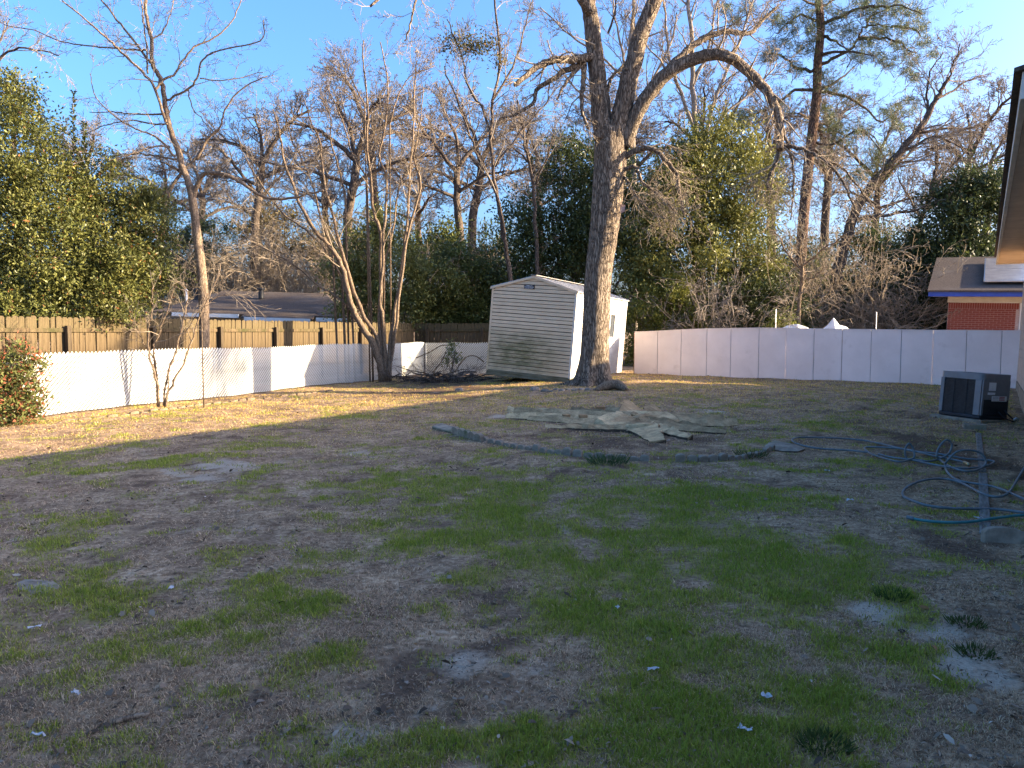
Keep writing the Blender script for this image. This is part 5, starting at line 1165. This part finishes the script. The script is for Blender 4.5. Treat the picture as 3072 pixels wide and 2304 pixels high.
def stump():
    c = ground(637, 427); t = empty('tree_stump', tuple(c), 'wide splintered stump of a felled tree cut flush to the ground', 'stump')
    rr = np.random.default_rng(12)
    TAN = np.array((.80, .55, .29)); BRN = np.array((.13, .09, .06)); ORG = np.array((.40, .21, .10))
    def root(tip_px, w0, w1, h0, h1, start=(0, 0), dark=0.0, bend=.0, seed=0):
        """one cut root: flat pale top, dark bark flanks, ragged edge, tapering to the tip"""
        tip = ground(*tip_px) - c; tip.z = 0; st_ = Vector((start[0], start[1], 0)); ax = tip - st_; Ln = ax.length; ax.normalize(); sd = Vector((-ax.y, ax.x, 0)); r_ = np.random.default_rng(seed)
        n = 13; V = []; C = []; 
        for i in range(n):
            f = i / (n - 1); wv = (w0 * (1 - f) ** .8 + w1 * f) * (1 + r_.normal(0, .12)); h = h0 + (h1 - h0) * f + r_.normal(0, .008); off = bend * math.sin(f * 3.14) + r_.normal(0, .015)
            cen = st_ + ax * (Ln * f) + sd * off
            k1, k2 = (1.45, .35) if sd.y > 0 else (.35, 1.45)                # sawn on a slant, the far edge left higher
            hl = lambda q: h * (k2 + (k1 - k2) * (q + .5)) * r_.uniform(.94, 1.08)
            prof = [(-.55, -.06), (-.52, hl(-.5) * .7), (-.49, hl(-.5)), (-.15, hl(-.15)), (.15, hl(.15)), (.49, hl(.5)), (.52, hl(.5) * .7), (.55, -.06)]
            for (a, z) in prof:
                q = cen + sd * (a * wv * (1 + r_.normal(0, .05))); V.append((q.x, q.y, z)); 
                top = abs(a) < .5; base = (TAN * (1 - dark) + (ORG * .5 + BRN * .5) * dark) * (.55 + .5 * ((seed * 7919) % 10) / 10)
                C.append((base * r_.uniform(.7, 1.1) if top else BRN * r_.uniform(.6, 1.2)))
        m = 8; F = [(i * m + k, i * m + k + 1, (i + 1) * m + k + 1, (i + 1) * m + k) for i in range(n - 1) for k in range(m - 1)]
        Fc = [tuple(range(m)), tuple((n - 1) * m + k for k in range(m))[::-1]]
        me = bpy.data.meshes.new('root'); me.from_pydata(V, [], [f[::-1] for f in F] + Fc); me.update()
        ca = me.color_attributes.new('col', 'FLOAT_COLOR', 'POINT'); c4 = np.ones((len(V), 4), np.float32); c4[:, :3] = np.array(C); ca.data.foreach_set('color', c4.ravel())
        me.materials.append(M['cutwood']); return obj('root', me, t)
    for k, (tp, w0, w1, h0, h1, stt, dk, bd) in enumerate((((508, 412), .30, .10, .11, .10, (-.2, .42), .0, .03), ((514, 415), .26, .07, .15, .12, (-.1, .20), .35, -.02), ((506, 418), .30, .06, .12, .07, (-.1, .02), .0, -.03), ((528, 420.5), .22, .06, .09, .06, (-.05, -.12), .25, .02), ((545, 427.5), .20, .05, .07, .04, (.1, -.34), .05, .03), ((575, 429.5), .18, .06, .06, .04, (.2, -.45), .2, .0),
        ((738, 425.5), .36, .09, .12, .09, (.1, .10), 0, -.06), ((724, 421), .34, .12, .13, .10, (.1, .30), .1, -.03), ((726, 434.5), .36, .05, .09, .04, (.1, -.25), 0, .03), ((700, 430), .30, .10, .12, .07, (.1, -.05), .25, .02), ((657, 443), .46, .22, .08, .03, (.0, -.2), .1, .02), ((690, 440.5), .26, .08, .07, .03, (.2, -.4), .0, .02),
        ((636, 411), .44, .34, .16, .22, (.0, .25), .25, .03), ((659, 413.5), .40, .22, .14, .16, (.1, .2), .4, -.03), ((604, 413.5), .34, .20, .14, .15, (-.1, .25), .3, .02), ((690, 419.5), .32, .16, .13, .11, (.1, .25), .1, .03), ((570, 414), .24, .10, .14, .12, (-.2, .30), .45, .0))):
        root(tp, w0, w1, h0, h1, stt, dk, bd, k + 1)
    # heart of the stump: ragged dish
    V = []; C = []; n = 26; rings = 5
    for j in range(rings + 1):
        for k in range(n):
            a = k / n * 2 * math.pi; rad = (.62 + .12 * math.sin(a * 4 + 1) + rr.normal(0, .03)) * (j / rings if j else .02); back = .10 * max(0, math.sin(a)) * (j / rings)
            z = .07 + .14 * (math.sin(a) * (j / rings) * .5 + .5) + back * .5 + .04 * math.sin(a * 3) * (j / rings) + rr.normal(0, .012)
            if j == rings: z = -.05
            V.append((rad * 1.15 * math.cos(a), rad * math.sin(a), z)); cc = TAN * rr.uniform(.7, 1.1)
            if j <= 2: cc = cc * .5 + ORG * .5
            if 4.0 < a < 5.2 and j < 4: cc = cc * .6
            if j == rings: cc = BRN
            C.append(cc)
    F = [(j * n + k, j * n + (k + 1) % n, (j + 1) * n + (k + 1) % n, (j + 1) * n + k) for j in range(rings) for k in range(n)]
    me = bpy.data.meshes.new('heartwood'); me.from_pydata(V, [], [f[::-1] for f in F] + [tuple(range(n))]); me.update()
    ca = me.color_attributes.new('col', 'FLOAT_COLOR', 'POINT'); c4 = np.ones((len(V), 4), np.float32); c4[:, :3] = np.array(C); ca.data.foreach_set('color', c4.ravel()); me.materials.append(M['cutwood'])
    obj('heartwood', me, t)
    # upright sawn offcuts left standing
    for (px, py, w_, h_, dk) in ((600, 416, .16, .08, .8), (583, 422, .14, .03, .7), (566, 421, .12, .02, .6)):
        p = ground(px, py) - c; m = MB(); m.box(-w_ / 2, w_ / 2, -.06, .06, -.04, h_ + .1, Matrix.Translation(p) @ Matrix.Rotation(rr.uniform(-.4, .4), 4, 'Z')); o = m.build('sawn_block', M['cutwood'], t, .01)
        ca = o.data.color_attributes.new('col', 'FLOAT_COLOR', 'POINT'); c4 = np.ones((len(o.data.vertices), 4), np.float32); c4[:, :3] = ORG * .7 * dk + TAN * (1 - dk); ca.data.foreach_set('color', c4.ravel())
    # splinters and chips on top
    m = 160; a = rr.random(m) * 6.283; rad = np.sqrt(rr.random(m)) * 1.5
    P = np.stack([np.cos(a) * rad * 1.5, np.sin(a) * rad * .9, np.full(m, .02)], 1); D = rr.normal(0, 1, (m, 3)); D[:, 2] *= .15; U = rr.normal(0, .3, (m, 3)); U[:, 2] += 1
    Vv, Ff, Cc = leaf_quads(P, D, U, rr.uniform(.03, .12, m), rr.uniform(.01, .03, m), .2, colmix(m, (.30, .22, .14), (.50, .40, .26))); o = obj('splinters', mesh_np('splinters', Vv, Ff, M['litter'], False, Cc), t, kind='stuff')
stump()

# ------------------------------------------------------------------ scalloped edging stones
def scallop_mesh(name, wd, h, th, n=1, mat='concrete', seed=0):
    """block with n rounded scallops on top, ribbed face"""
    prof = [(0, -.06)]; r_ = random.Random(seed)
    top = []
    for s in range(n):
        for k in range(7):
            a = math.pi * (1 - k / 6); top.append(((s + .5 + .49 * math.cos(a)) * wd / n, h * .68 + h * .32 * math.sin(a)))
    poly = [(0, -.06), (wd, -.06)] + top[::-1]
    mb = MB().prism(poly, 0, th); me = bpy.data.meshes.new(name); me.from_pydata(mb.V, [], mb.F); me.validate(); me.update(); me.materials.append(M[mat]); return me
def edging(name, label, line, wd, h, th, seed, mat='concrete', skip=()):
    pts = [ground(*p) for p in line]; P = catmull([tuple(p) for p in pts], 10); d = np.concatenate([[0], np.cumsum(np.linalg.norm(np.diff(P, axis=0), axis=1))])
    t = empty(name, tuple(pts[0]), label, 'edging'); r_ = random.Random(seed); ms = [scallop_mesh('edging_stone', wd * g_, h * f, th, 1, mat) for f, g_ in ((.8, .95), (1.0, 1.0), (1.15, .97), (.9, 1.02))]
    u = 0; i = 0
    while u < d[-1] - wd:
        p = np.array([np.interp(u, d, P[:, c]) for c in range(3)]); q = np.array([np.interp(u + wd, d, P[:, c]) for c in range(3)])
        if i not in skip:
            o = obj('edging_stone', r_.choice(ms), t); z = float(terrain(p[0], p[1])); o.location = Vector((p[0], p[1], z - r_.uniform(0, .03))) - Vector(pts[0])
            o.rotation_euler = (r_.uniform(-.15, .15), r_.uniform(-.06, .06), math.atan2(q[1] - p[1], q[0] - p[0]) + r_.uniform(-.07, .07))
            bm_ = o.modifiers.new('bevel', 'BEVEL'); bm_.width = .008; bm_.segments = 2; bm_.limit_method = 'ANGLE'
        u += wd * r_.uniform(1.08, 1.2); i += 1
    return t
ed = edging('garden_edging', 'curved row of grey scalloped edging stones in front of the stump', [(481, 441.5), (500, 445), (530, 450.5), (560, 454.5), (590, 457.5), (620, 460), (660, 462), (700, 462), (730, 461), (760, 456), (778, 449)], .125, .085, .06, 1, skip=(19, 20))
p0 = ground(452, 434); q0 = ground(481, 442.5)
blk = scallop_mesh('edging_stone', (q0 - p0).length, .12, .06, 5); o = obj('edging_stone', blk, ed); o.location = p0 - Vector(ed.location); o.rotation_euler = (.1, 0, math.atan2(q0.y - p0.y, q0.x - p0.x)); o['label'] = 'long edging block with five scallops at the left end'
p0 = ground(437, 428.5); q0 = ground(456, 433.5)
o = MB().box(0, (q0 - p0).length, -.09, .09, .0, .05).build('edging_stone', M['concrete'], ed, .012); o.location = p0 - Vector(ed.location) + Vector((0, 0, .02)); o.rotation_euler = (.25, .05, math.atan2(q0.y - p0.y, q0.x - p0.x) + .05); o['label'] = 'toppled flat edging block at the far left end'
sl = ground(782, 447)
def rough_stone(name, label, p, sx, sy, sz, seed, mat='stone', group=None, cat='stone', parent=None, sides=9):
    r_ = random.Random(seed); mb = MB(); V = []; n = sides
    lv = [(-.3, 1.0), (.35, 1.05), (.8, .86), (1.0, .55)]
    jit = [r_.uniform(.75, 1.2) for _ in range(n)]
    for z, s in lv:
        for k in range(n):
            a = k / n * 2 * math.pi; f = s * jit[k] * r_.uniform(.93, 1.07); V.append((sx * f * math.cos(a), sy * f * math.sin(a), sz * (z + r_.uniform(-.06, .06))))
    F = [(j * n + k, j * n + (k + 1) % n, (j + 1) * n + (k + 1) % n, (j + 1) * n + k) for j in range(3) for k in range(n)] + [tuple(3 * n + k for k in range(n))]
    mb.add(V, F); o = mb.build(name, M[mat], parent, smooth_=False); o.location = p; o.rotation_euler = (0, 0, r_.uniform(0, 3))
    if label: tag(o, label, cat, group)
    return o
rough_stone('stone_slab', 'flat grey stone slab at the right end of the edging', (sl.x, sl.y, sl.z - .01), .26, .42, .05, 3, 'concrete')
ss = ground(32, 586); rough_stone('stepping_stone', 'flat round stepping stone sunk in the lawn at left', (ss.x, ss.y, ss.z - .03), .16, .22, .04, 4, 'concrete')
edging('garden_edging', 'tan scalloped edging row along the foot of the white slatted fence', [(62, 422), (110, 417), (170, 409.5), (230, 402.5), (290, 396), (335, 391.5)], .22, .055, .06, 2, 'concrete_tan')
# grey edging by the timber at the right
e2 = edging('garden_edging', 'two large grey scalloped edging blocks at the right edge of the lawn', [(984, 543), (1004, 543), (1024, 544), (1060, 546)], .30, .15, .07, 3)

# ------------------------------------------------------------------ landscape timbers on the right
for (a, b, lb, wd) in (((985.5, 535), (983, 474), 'nearer grey landscape timber crossed by the hoses', .085), ((982.5, 472), (978.5, 434), 'farther grey landscape timber leading to the air conditioner', .08)):
    A, B_ = ground(*a), ground(*b); d = B_ - A; ln = Vector((d.x, d.y, 0)).length
    o = MB().box(0, ln, -wd / 2, wd / 2, -.06, .02).build('landscape_timber', M['timber'], None, .012); o.location = A; o.rotation_euler = (0, 0, math.atan2(d.y, d.x)); tag(o, lb, 'timber')
cb = ground(974, 428); o = MB().box(-.16, .16, -.10, .10, -.02, .07).build('concrete_block', M['concrete'], None, .01); o.location = cb; o.rotation_euler = (0, 0, -.35); tag(o, 'small concrete block lying before the air conditioner pad', 'block')

# ------------------------------------------------------------------ air conditioner
def air_con():
    NC = ground(979, 423); fx = Vector((.72, .34, 0)); rz = math.atan2(fx.y, fx.x); W_ = .76; Hh = .84
    g = NC.z
    t = empty('air_conditioner', (NC.x, NC.y, g), 'grey outdoor air conditioner unit with dark louvred side near the house', 'air conditioner', rz=rz)
    t.rotation_euler = (Matrix.Rotation(rz, 4, 'Z') @ Matrix.Rotation(R(3.0), 4, 'Y') @ Matrix.Rotation(R(1.5), 4, 'X')).to_euler()
    # local: x along the right face, y along the left face (away), corner at origin
    MB().box(-.09, W_ + .12, -.09, W_ + .1, -.10, .055).build('concrete_pad', M['concrete'], t, .01)
    MB().box(.0, W_, .0, W_, .06, .13).build('base_pan', M['ac_dark'], t, .02)
    def rounded(x0, x1, y0, y1, z0, z1, r_, nm, mat, hole=0, parent=t):
        pts = []
        for cx, cy, a0 in ((x1 - r_, y1 - r_, 0), (x0 + r_, y1 - r_, 90), (x0 + r_, y0 + r_, 180), (x1 - r_, y0 + r_, 270)):
            for k in range(6): a = R(a0 + 18 * k); pts.append((cx + r_ * math.cos(a), cy + r_ * math.sin(a)))
        n = len(pts); V = [(x, y, z0) for x, y in pts] + [(x, y, z1) for x, y in pts]; F = [(i, (i + 1) % n, (i + 1) % n + n, i + n) for i in range(n)]
        if hole:
            cx, cy = (x0 + x1) / 2, (y0 + y1) / 2
            V += [(cx + hole * math.cos(math.atan2(y - cy, x - cx)), cy + hole * math.sin(math.atan2(y - cy, x - cx)), z1 - .004) for x, y in pts]; V += [(v[0], v[1], z1 - .10) for v in V[2 * n:3 * n]]
            F += [(i + n, (i + 1) % n + n, (i + 1) % n + 2 * n, i + 2 * n) for i in range(n)] + [(i + 2 * n, (i + 1) % n + 2 * n, (i + 1) % n + 3 * n, i + 3 * n) for i in range(n)] + [tuple(range(3 * n, 4 * n))]
        else: F += [tuple(range(n, 2 * n)), tuple(range(n))[::-1]]
        return MB().add(V, F).build(nm, M[mat], parent, .004)
    rounded(.012, W_ - .012, .012, W_ - .012, .13, Hh - .11, .05, 'coil', 'ac_dark')
    lid = rounded(-.015, W_ + .015, -.015, W_ + .015, Hh - .11, Hh, .09, 'top_cover', 'ac_grey', .31)
    mb = MB(); cx = W_ / 2
    for k in range(1, 8):
        rad = .31 * k / 7.2; mb.tube([(cx + rad * math.cos(a), cx + rad * math.sin(a), Hh - .012) for a in np.linspace(0, 2 * math.pi, 25)], .004, 4, False)
    for k in range(8): a = k * math.pi / 4; mb.tube([(cx, cx, Hh - .012), (cx + .31 * math.cos(a), cx + .31 * math.sin(a), Hh - .012)], .004, 4, False)
    mb.build('fan_grille', M['black'], lid)
    for k in range(25):                                               # louvre slats on the two open sides
        z = .15 + k * .0232; MB().box(-.006, .008, .05, W_ - .05, z, z + .010).build('louvre', M['ac_dark'], t)
    for y in (.27, .50): MB().box(-.010, .004, y, y + .012, .13, Hh - .11).build('louvre_rib', M['black'], t)
    MB().box(-.012, .012, W_ - .07, W_ - .005, .13, Hh - .11).build('corner_post', M['ac_grey'], t, .006)
    # service corner facing the viewer: vertical post and control panel
    MB().box(-.014, .012, .015, .125, .13, Hh - .11).build('corner_post', M['ac_grey'], t, .006)
    MB().box(.0, .05, -.014, .012, .13, Hh - .11).build('corner_post', M['ac_grey'], t, .006)
    cp = MB().box(.055, W_ - .03, -.012, .02, .40, Hh - .11).build('control_panel', M['ac_grey'], t, .006)
    MB().box(.055, W_ - .03, -.006, .02, .13, .396).build('lower_panel', M['ac_dark'], t, .004)
    MB().box(.15, .34, -.0145, -.0125, .555, .695).build('rating_label', M['sticker'], cp)
    MB().box(.13, .33, -.0145, -.0125, .485, .525).build('small_label', M['sticker'], cp)
    st = MB().box(.25, .66, -.0145, -.0125, .375, .465).build('maker_sticker', M['sticker'], cp)
    mb = MB()
    for z in (.392, .416, .442): mb.box(.45, .60, -.0165, -.015, z, z + .014)
    mb.build('red_print', M['red'], st)
    mb = MB()
    for z in (.396, .42, .444): mb.box(.27, .42, -.0165, -.015, z, z + .006)
    mb.build('worn_print', M['ac_grey'], st)
    # line set and whip to the house
    mb = MB(); mb.tube(catmull([(.62, -.02, .22), (.64, -.10, .14), (.80, -.12, .05), (1.15, -.02, .03), (1.6, .10, .02)], 6), .014, 8); mb.tube(catmull([(.45, -.02, .20), (.50, -.12, .10), (.70, -.18, .04), (1.1, -.12, .03), (1.6, -.02, .02)], 6), .010, 8); mb.build('line_set', M['black'], t, smooth_=True)
    mb = MB(); mb.tube(catmull([(.70, -.14, .07), (.74, -.16, .10), (.80, -.16, .08)], 4), .02, 8); mb.build('valve', M['alu'], t, smooth_=True)
air_con()

# ------------------------------------------------------------------ hoses
def hose_curve(zz, rad):
    P = []
    for q in zz:
        x, y = (2300 + q[0] * .349) / 3, (1250 + q[1] * .349) / 3
        if len(q) > 2:
            g = ground(x, (1250 + q[2] * .349) / 3); p = at(x, y, g.y); p.z = max(p.z, g.z + rad)
        else: p = ground(x, y); p.z += rad * 1.6 + .016
        P.append(tuple(p))
    return catmull(P, 6)
def hoses():
    r_ = .0125; g = ground(930, 440)
    t = empty('garden_hose', tuple(g), 'grey green garden hose lying in loops and coils before the air conditioner', 'hose'); lo = -Vector(t.location)
    c1 = [(880, 330), (700, 312), (450, 296), (290, 265), (218, 228), (245, 205), (330, 199), (600, 205), (830, 225), (1020, 265), (1250, 318), (1480, 345), (1700, 385), (1880, 398), (1955, 412), (1900, 445), (1750, 470), (1600, 465), (1400, 432), (1250, 398), (1060, 372), (960, 345)]
    c2 = [(1740, 440), (1650, 405), (1450, 365), (1200, 305), (1000, 287), (860, 285), (845, 305), (900, 345), (1020, 385), (1130, 412), (1215, 400), (1270, 345, 395), (1255, 265, 390), (1222, 233, 388), (1190, 285, 388), (1205, 360, 390), (1270, 392), (1390, 408), (1490, 385), (1570, 310, 390), (1592, 235, 390), (1545, 200, 390), (1487, 255, 392), (1462, 330, 400), (1500, 405), (1600, 468), (1720, 495), (1820, 480), (1885, 400, 470), (1850, 320, 465), (1750, 288, 460), (1640, 300, 455), (1560, 370, 455), (1532, 450), (1565, 520), (1650, 578), (1800, 606), (1950, 632), (2100, 690), (2212, 742), (2330, 800)]
    c3 = [(2330, 872), (2212, 860), (2000, 832), (1850, 826), (1600, 822), (1400, 802), (1260, 758), (1172, 712), (1190, 650), (1300, 590), (1450, 562), (1600, 575), (1720, 622), (1850, 692), (1980, 722), (2070, 692), (2130, 610), (2200, 490), (2260, 400)]
    for c in (c1, c2, c3):
        P = hose_curve(c, r_); o = MB().tube(P, r_, 8).build('hose_length', M['hose'], t, smooth_=True); o.location = lo
    P = hose_curve([(1700, 420), (1740, 440), (1760, 452)], r_); o = MB().tube(P[:7], .021, 10).build('coupling', M['brass'], t, smooth_=True); o.location = lo
    g2 = ground(905, 522)
    t2 = empty('garden_hose', tuple(g2), 'teal hose end lying across the timber at the right edge', 'hose')
    P = hose_curve([(1205, 900), (1350, 930), (1550, 946), (1750, 940), (1950, 910), (2150, 886), (2250, 884), (2400, 900)], r_); o = MB().tube(P, r_, 8).build('hose_length', M['hose_teal'], t2, smooth_=True); o.location = -Vector(t2.location)
    o = MB().tube(P[:4], .017, 10).build('coupling', M['hose'], t2, smooth_=True); o.location = -Vector(t2.location)
hoses()

# ------------------------------------------------------------------ brush pile, rocks, root, debris behind the fence
def brush_pile():
    c = at(445, 385, 23.6); c.z = float(terrain(c.x, c.y)); t = empty('brush_pile', tuple(c), 'heap of cut branches against the slatted fence left of the shed', 'brush pile'); rr = random.Random(9)
    for i in range(46):
        p = Vector((rr.gauss(0, .75), rr.gauss(0, .45), rr.uniform(.02, .28) * math.exp(-rr.random()))); a = rr.uniform(0, 6.283); ln = rr.uniform(.7, 1.9); tl = rr.gauss(.0, .12)
        d = Vector((math.cos(a), math.sin(a) * .6, tl)); q = [p + d * (ln * (f - .5)) + Vector((rr.gauss(0, .06), rr.gauss(0, .06), rr.gauss(0, .06))) for f in np.linspace(0, 1, 5)]
        for v in q: v.z = max(v.z, .02)
        r0 = rr.uniform(.012, .032); MB().tube(q, np.linspace(r0, r0 * .4, 5), 6).build('cut_branch', M['bark_dark'], t, smooth_=True)
    B = Branches(19)
    for i in range(60):
        p = (rr.gauss(0, .8), rr.gauss(0, .45), rr.uniform(.03, .25)); grow(B, p, nrm3((rr.gauss(0, 1), rr.gauss(0, .6), rr.uniform(-.1, .35))), rr.uniform(.5, 1.0), .01, 0, dict(max=2, n=(4, 3), ratio=.5, rmin=.004, rr=.6, jit=.2, up=0, ang=(25, 60)))
    o = obj('twigs', B.mesh('twigs', M['twig_dark']), t, kind='stuff')
    for (pp, w) in (([(416, 358), (430, 352), (440, 346), (447, 345)], .016), ([(433, 372), (441, 362), (446, 352)], .02), ([(440, 395), (446, 384), (452, 368), (455, 350)], .02), ([(423, 372), (440, 380), (455, 392)], .022), ([(455, 372), (465, 358), (475, 356), (484, 362)], .018)):
        q = [at(x, y, c.y - .2) - c for x, y in pp]; MB().tube(catmull([tuple(v) for v in q], 4), w, 6).build('cut_branch', M['bark_tan'], t, smooth_=True)
brush_pile()
evergreen('ivy_sprig', 'pale leafy sprig growing by the brush pile', [(452, 348, 7, 24.4), (456, 358, 6, 24.3), (448, 362, 5, 24.3)], (453, 384), 24.4, 60, 8, .08, .04, ((.12, .14, .04), (.26, .26, .10)), 54, .12, .012, 'leafdull', 2, 'sprig')
rk = random.Random(17)
for i, (px, py, s) in enumerate(((459, 391, .13), (535, 390.5, .15), (545, 391.5, .10), (556, 390, .07), (562, 391, .08), (568, 390, .06), (575, 390.5, .09), (581, 390, .08), (588, 390.5, .10), (551, 392, .06), (596, 390, .07))):
    p = ground(px, py); rough_stone('fieldstone', ['pale rock lying alone left of the shed corner', 'largest pale rock before the shed front', 'dark rock next to the largest one before the shed'][i] if i < 3 else 'small rock, ' + ('fourth', 'fifth', 'sixth', 'seventh', 'eighth', 'ninth', 'third', 'tenth')[i - 3] + ' from the left in the row before the shed', (p.x, p.y, p.z + .0), s, s * .8, s * .6, 30 + i, 'stone' if i != 2 else 'timber', 'rocks before the shed' if i >= 3 else None, 'rock')
pr = [ground(596, 391), ground(606, 390.3), ground(617, 390), ground(627, 391.3)]
o = MB().tube(catmull([(p.x, p.y, p.z + z) for p, z in zip(pr, (.02, .10, .13, .03))], 5), np.interp(np.linspace(0, 1, 16), [0, .3, .7, 1], [.05, .11, .12, .05]), 9).build('fallen_log', M['bark_tan'], None, smooth_=True); tag(o, 'short tan log lying at the foot of the big tree', 'log')
def tarp(label, pxs, Y, seed):
    b = at(pxs[0][0], 360, Y); t = MB(); V = []; r_ = random.Random(seed); z0 = float(terrain(b.x, b.y))
    top = [at(x, y, Y) for x, y in pxs]; n = len(top)
    for p in top: V.append((p.x, p.y + r_.uniform(-.05, .05), p.z))
    for p in top: V.append((p.x + r_.uniform(-.1, .1), p.y - .55, max(p.z - .9, .9)))
    for p in top: V.append((p.x + r_.uniform(-.1, .1), p.y + .55, max(p.z - .9, .9)))
    for p in top: V.append((p.x, p.y - .7, z0))
    for p in top: V.append((p.x, p.y + .7, z0))
    F = []
    for i in range(n - 1):
        F += [(i, i + n, i + 1 + n, i + 1), (i + 1, i + 1 + 2 * n, i + 2 * n, i), (i + n, i + 3 * n, i + 1 + 3 * n, i + 1 + n), (i + 1 + 2 * n, i + 1 + 4 * n, i + 4 * n, i + 2 * n)]
    F += [(0, 2 * n, 4 * n, 3 * n, n), (n - 1, 2 * n - 1, 4 * n - 1, 5 * n - 1, 3 * n - 1)]
    t.add(V, F); o = t.build('plastic_sheet', M['tarp'], None); tag(o, label, 'tarp'); return o
tarp('white plastic sheet peaked like a tent behind the panel fence', [(822, 329), (828, 325), (834, 317.5), (839, 325), (846, 326.5), (850, 330)], 26.2, 1)
tarp('low white plastic sheet behind the panel fence left of the peaked one', [(780, 329), (789, 325), (797, 324), (806, 327), (813, 330)], 27.0, 2)
for (x, y0, lb) in ((776, 309, 'thin metal stake behind the panel fence left of the sheets'), (876.5, 312, 'thin metal stake behind the panel fence right of the sheets')):
    p = at(x, y0, 26); z0 = float(terrain(p.x, p.y)); o = MB().tube([(0, 0, -.1), (0, 0, p.z - z0)], .016, 6).build('stake', M['alu'], None); o.location = (p.x, p.y, z0); tag(o, lb, 'stake')
# grassy clump (monkey grass) by the edging, dark tufts on the right
def clump(label, px, py, n, h, sp, c1, c2, seed):
    r_ = np.random.default_rng(seed); p = ground(px, py); m = n; a = r_.random(m) * 6.283; rad = sp * np.sqrt(r_.random(m))
    P = np.stack([p.x + np.cos(a) * rad, p.y + np.sin(a) * rad, np.full(m, p.z)], 1); D = np.stack([np.cos(a) * .8 + r_.normal(0, .5, m), np.sin(a) * .8 + r_.normal(0, .5, m), .6 + r_.random(m)], 1)
    V, F, C = leaf_quads(P, D, r_.normal(0, 1, (m, 3)), r_.uniform(.6, 1.2, m) * h, np.full(m, .008), .1, colmix(m, c1, c2))
    t = empty('grass_clump', tuple(p), label, 'grass clump'); o = obj('blades', mesh_np('blades', V, F, M['grass'], False, C), t, kind='stuff'); o.location = -Vector(p)
clump('blue green strappy clump growing against the middle edging stones', 608, 464, 260, .16, .22, (.04, .075, .03), (.09, .13, .05), 1)
clump('dark green clump growing against the right end of the edging', 752, 457, 160, .11, .2, (.04, .07, .025), (.08, .11, .035), 2)
clump('dark tuft of grass at the bottom right of the lawn', 824, 748, 240, .06, .09, (.05, .075, .02), (.10, .12, .035), 3)
clump('dark round tuft beside the lush green patch', 892, 597, 160, .06, .09, (.05, .08, .02), (.10, .13, .035), 4)
clump('dark tuft on the bare dirt at right', 966, 625, 120, .05, .09, (.05, .075, .02), (.09, .11, .035), 5)
clump('dark tuft below the other one on the bare dirt at right', 975, 655, 120, .05, .08, (.05, .075, .02), (.09, .11, .035), 6)
# scraps of litter
def scrap(label, px, py, w_, l_, seed, mat='paper'):
    r_ = random.Random(seed); p = ground(px, py); V = []; n = 4
    for i in range(n + 1):
        for k in range(3): V.append(((i / n - .5) * l_ + r_.uniform(-.1, .1) * l_, (k / 2 - .5) * w_ * (1 - .3 * abs(i / n - .5)) + r_.uniform(-.1, .1) * w_, .012 + r_.uniform(0, .022)))
    F = [(i * 3 + k, (i + 1) * 3 + k, (i + 1) * 3 + k + 1, i * 3 + k + 1) for i in range(n) for k in range(2)]
    o = MB().add(V, F).build('paper_scrap', M[mat]); o.location = p + Vector((0, 0, .01)); o.rotation_euler = (0, 0, r_.uniform(-.6, .6)); s = o.modifiers.new('thick', 'SOLIDIFY'); s.thickness = .002; tag(o, label, 'scrap'); return o
for i, (px, py, w_, l_, lb) in enumerate(((35, 633, .05, .11, 'crumpled pale blue scrap on the lawn at far left'), (171, 593, .05, .05, 'white scrap on the lawn left of centre'), (76, 699, .035, .07, 'bluish white scrap on brown litter at lower left'), (38, 742, .025, .10, 'narrow white strip of litter at bottom left'), (617, 612, .035, .045, 'white scrap on bare soil right of centre'), (653, 675, .025, .10, 'twisted white scrap on the green grass'), (827, 473, .05, .12, 'white scrap below the hose loop'), (850, 503, .05, .12, 'white scrap midway between hose and green patch'), (978, 521, .03, .12, 'pale green strip lying beside the timber'), (766, 703, .06, .07, 'pale grey leaf shaped scrap at lower right'), (745, 735, .04, .10, 'curled grey scrap at the bottom right of the green grass'))):
    scrap(lb, px, py, w_ * .6, l_ * .55, 50 + i)
sk = [ground(112, 726), ground(128, 722), ground(150, 717)]
o = MB().tube(catmull([(p.x, p.y, p.z + .015) for p in sk], 5), .012, 7).build('fallen_stick', M['bark_tan'], None, smooth_=True); tag(o, 'bare stick lying on the dirt at lower left', 'stick')
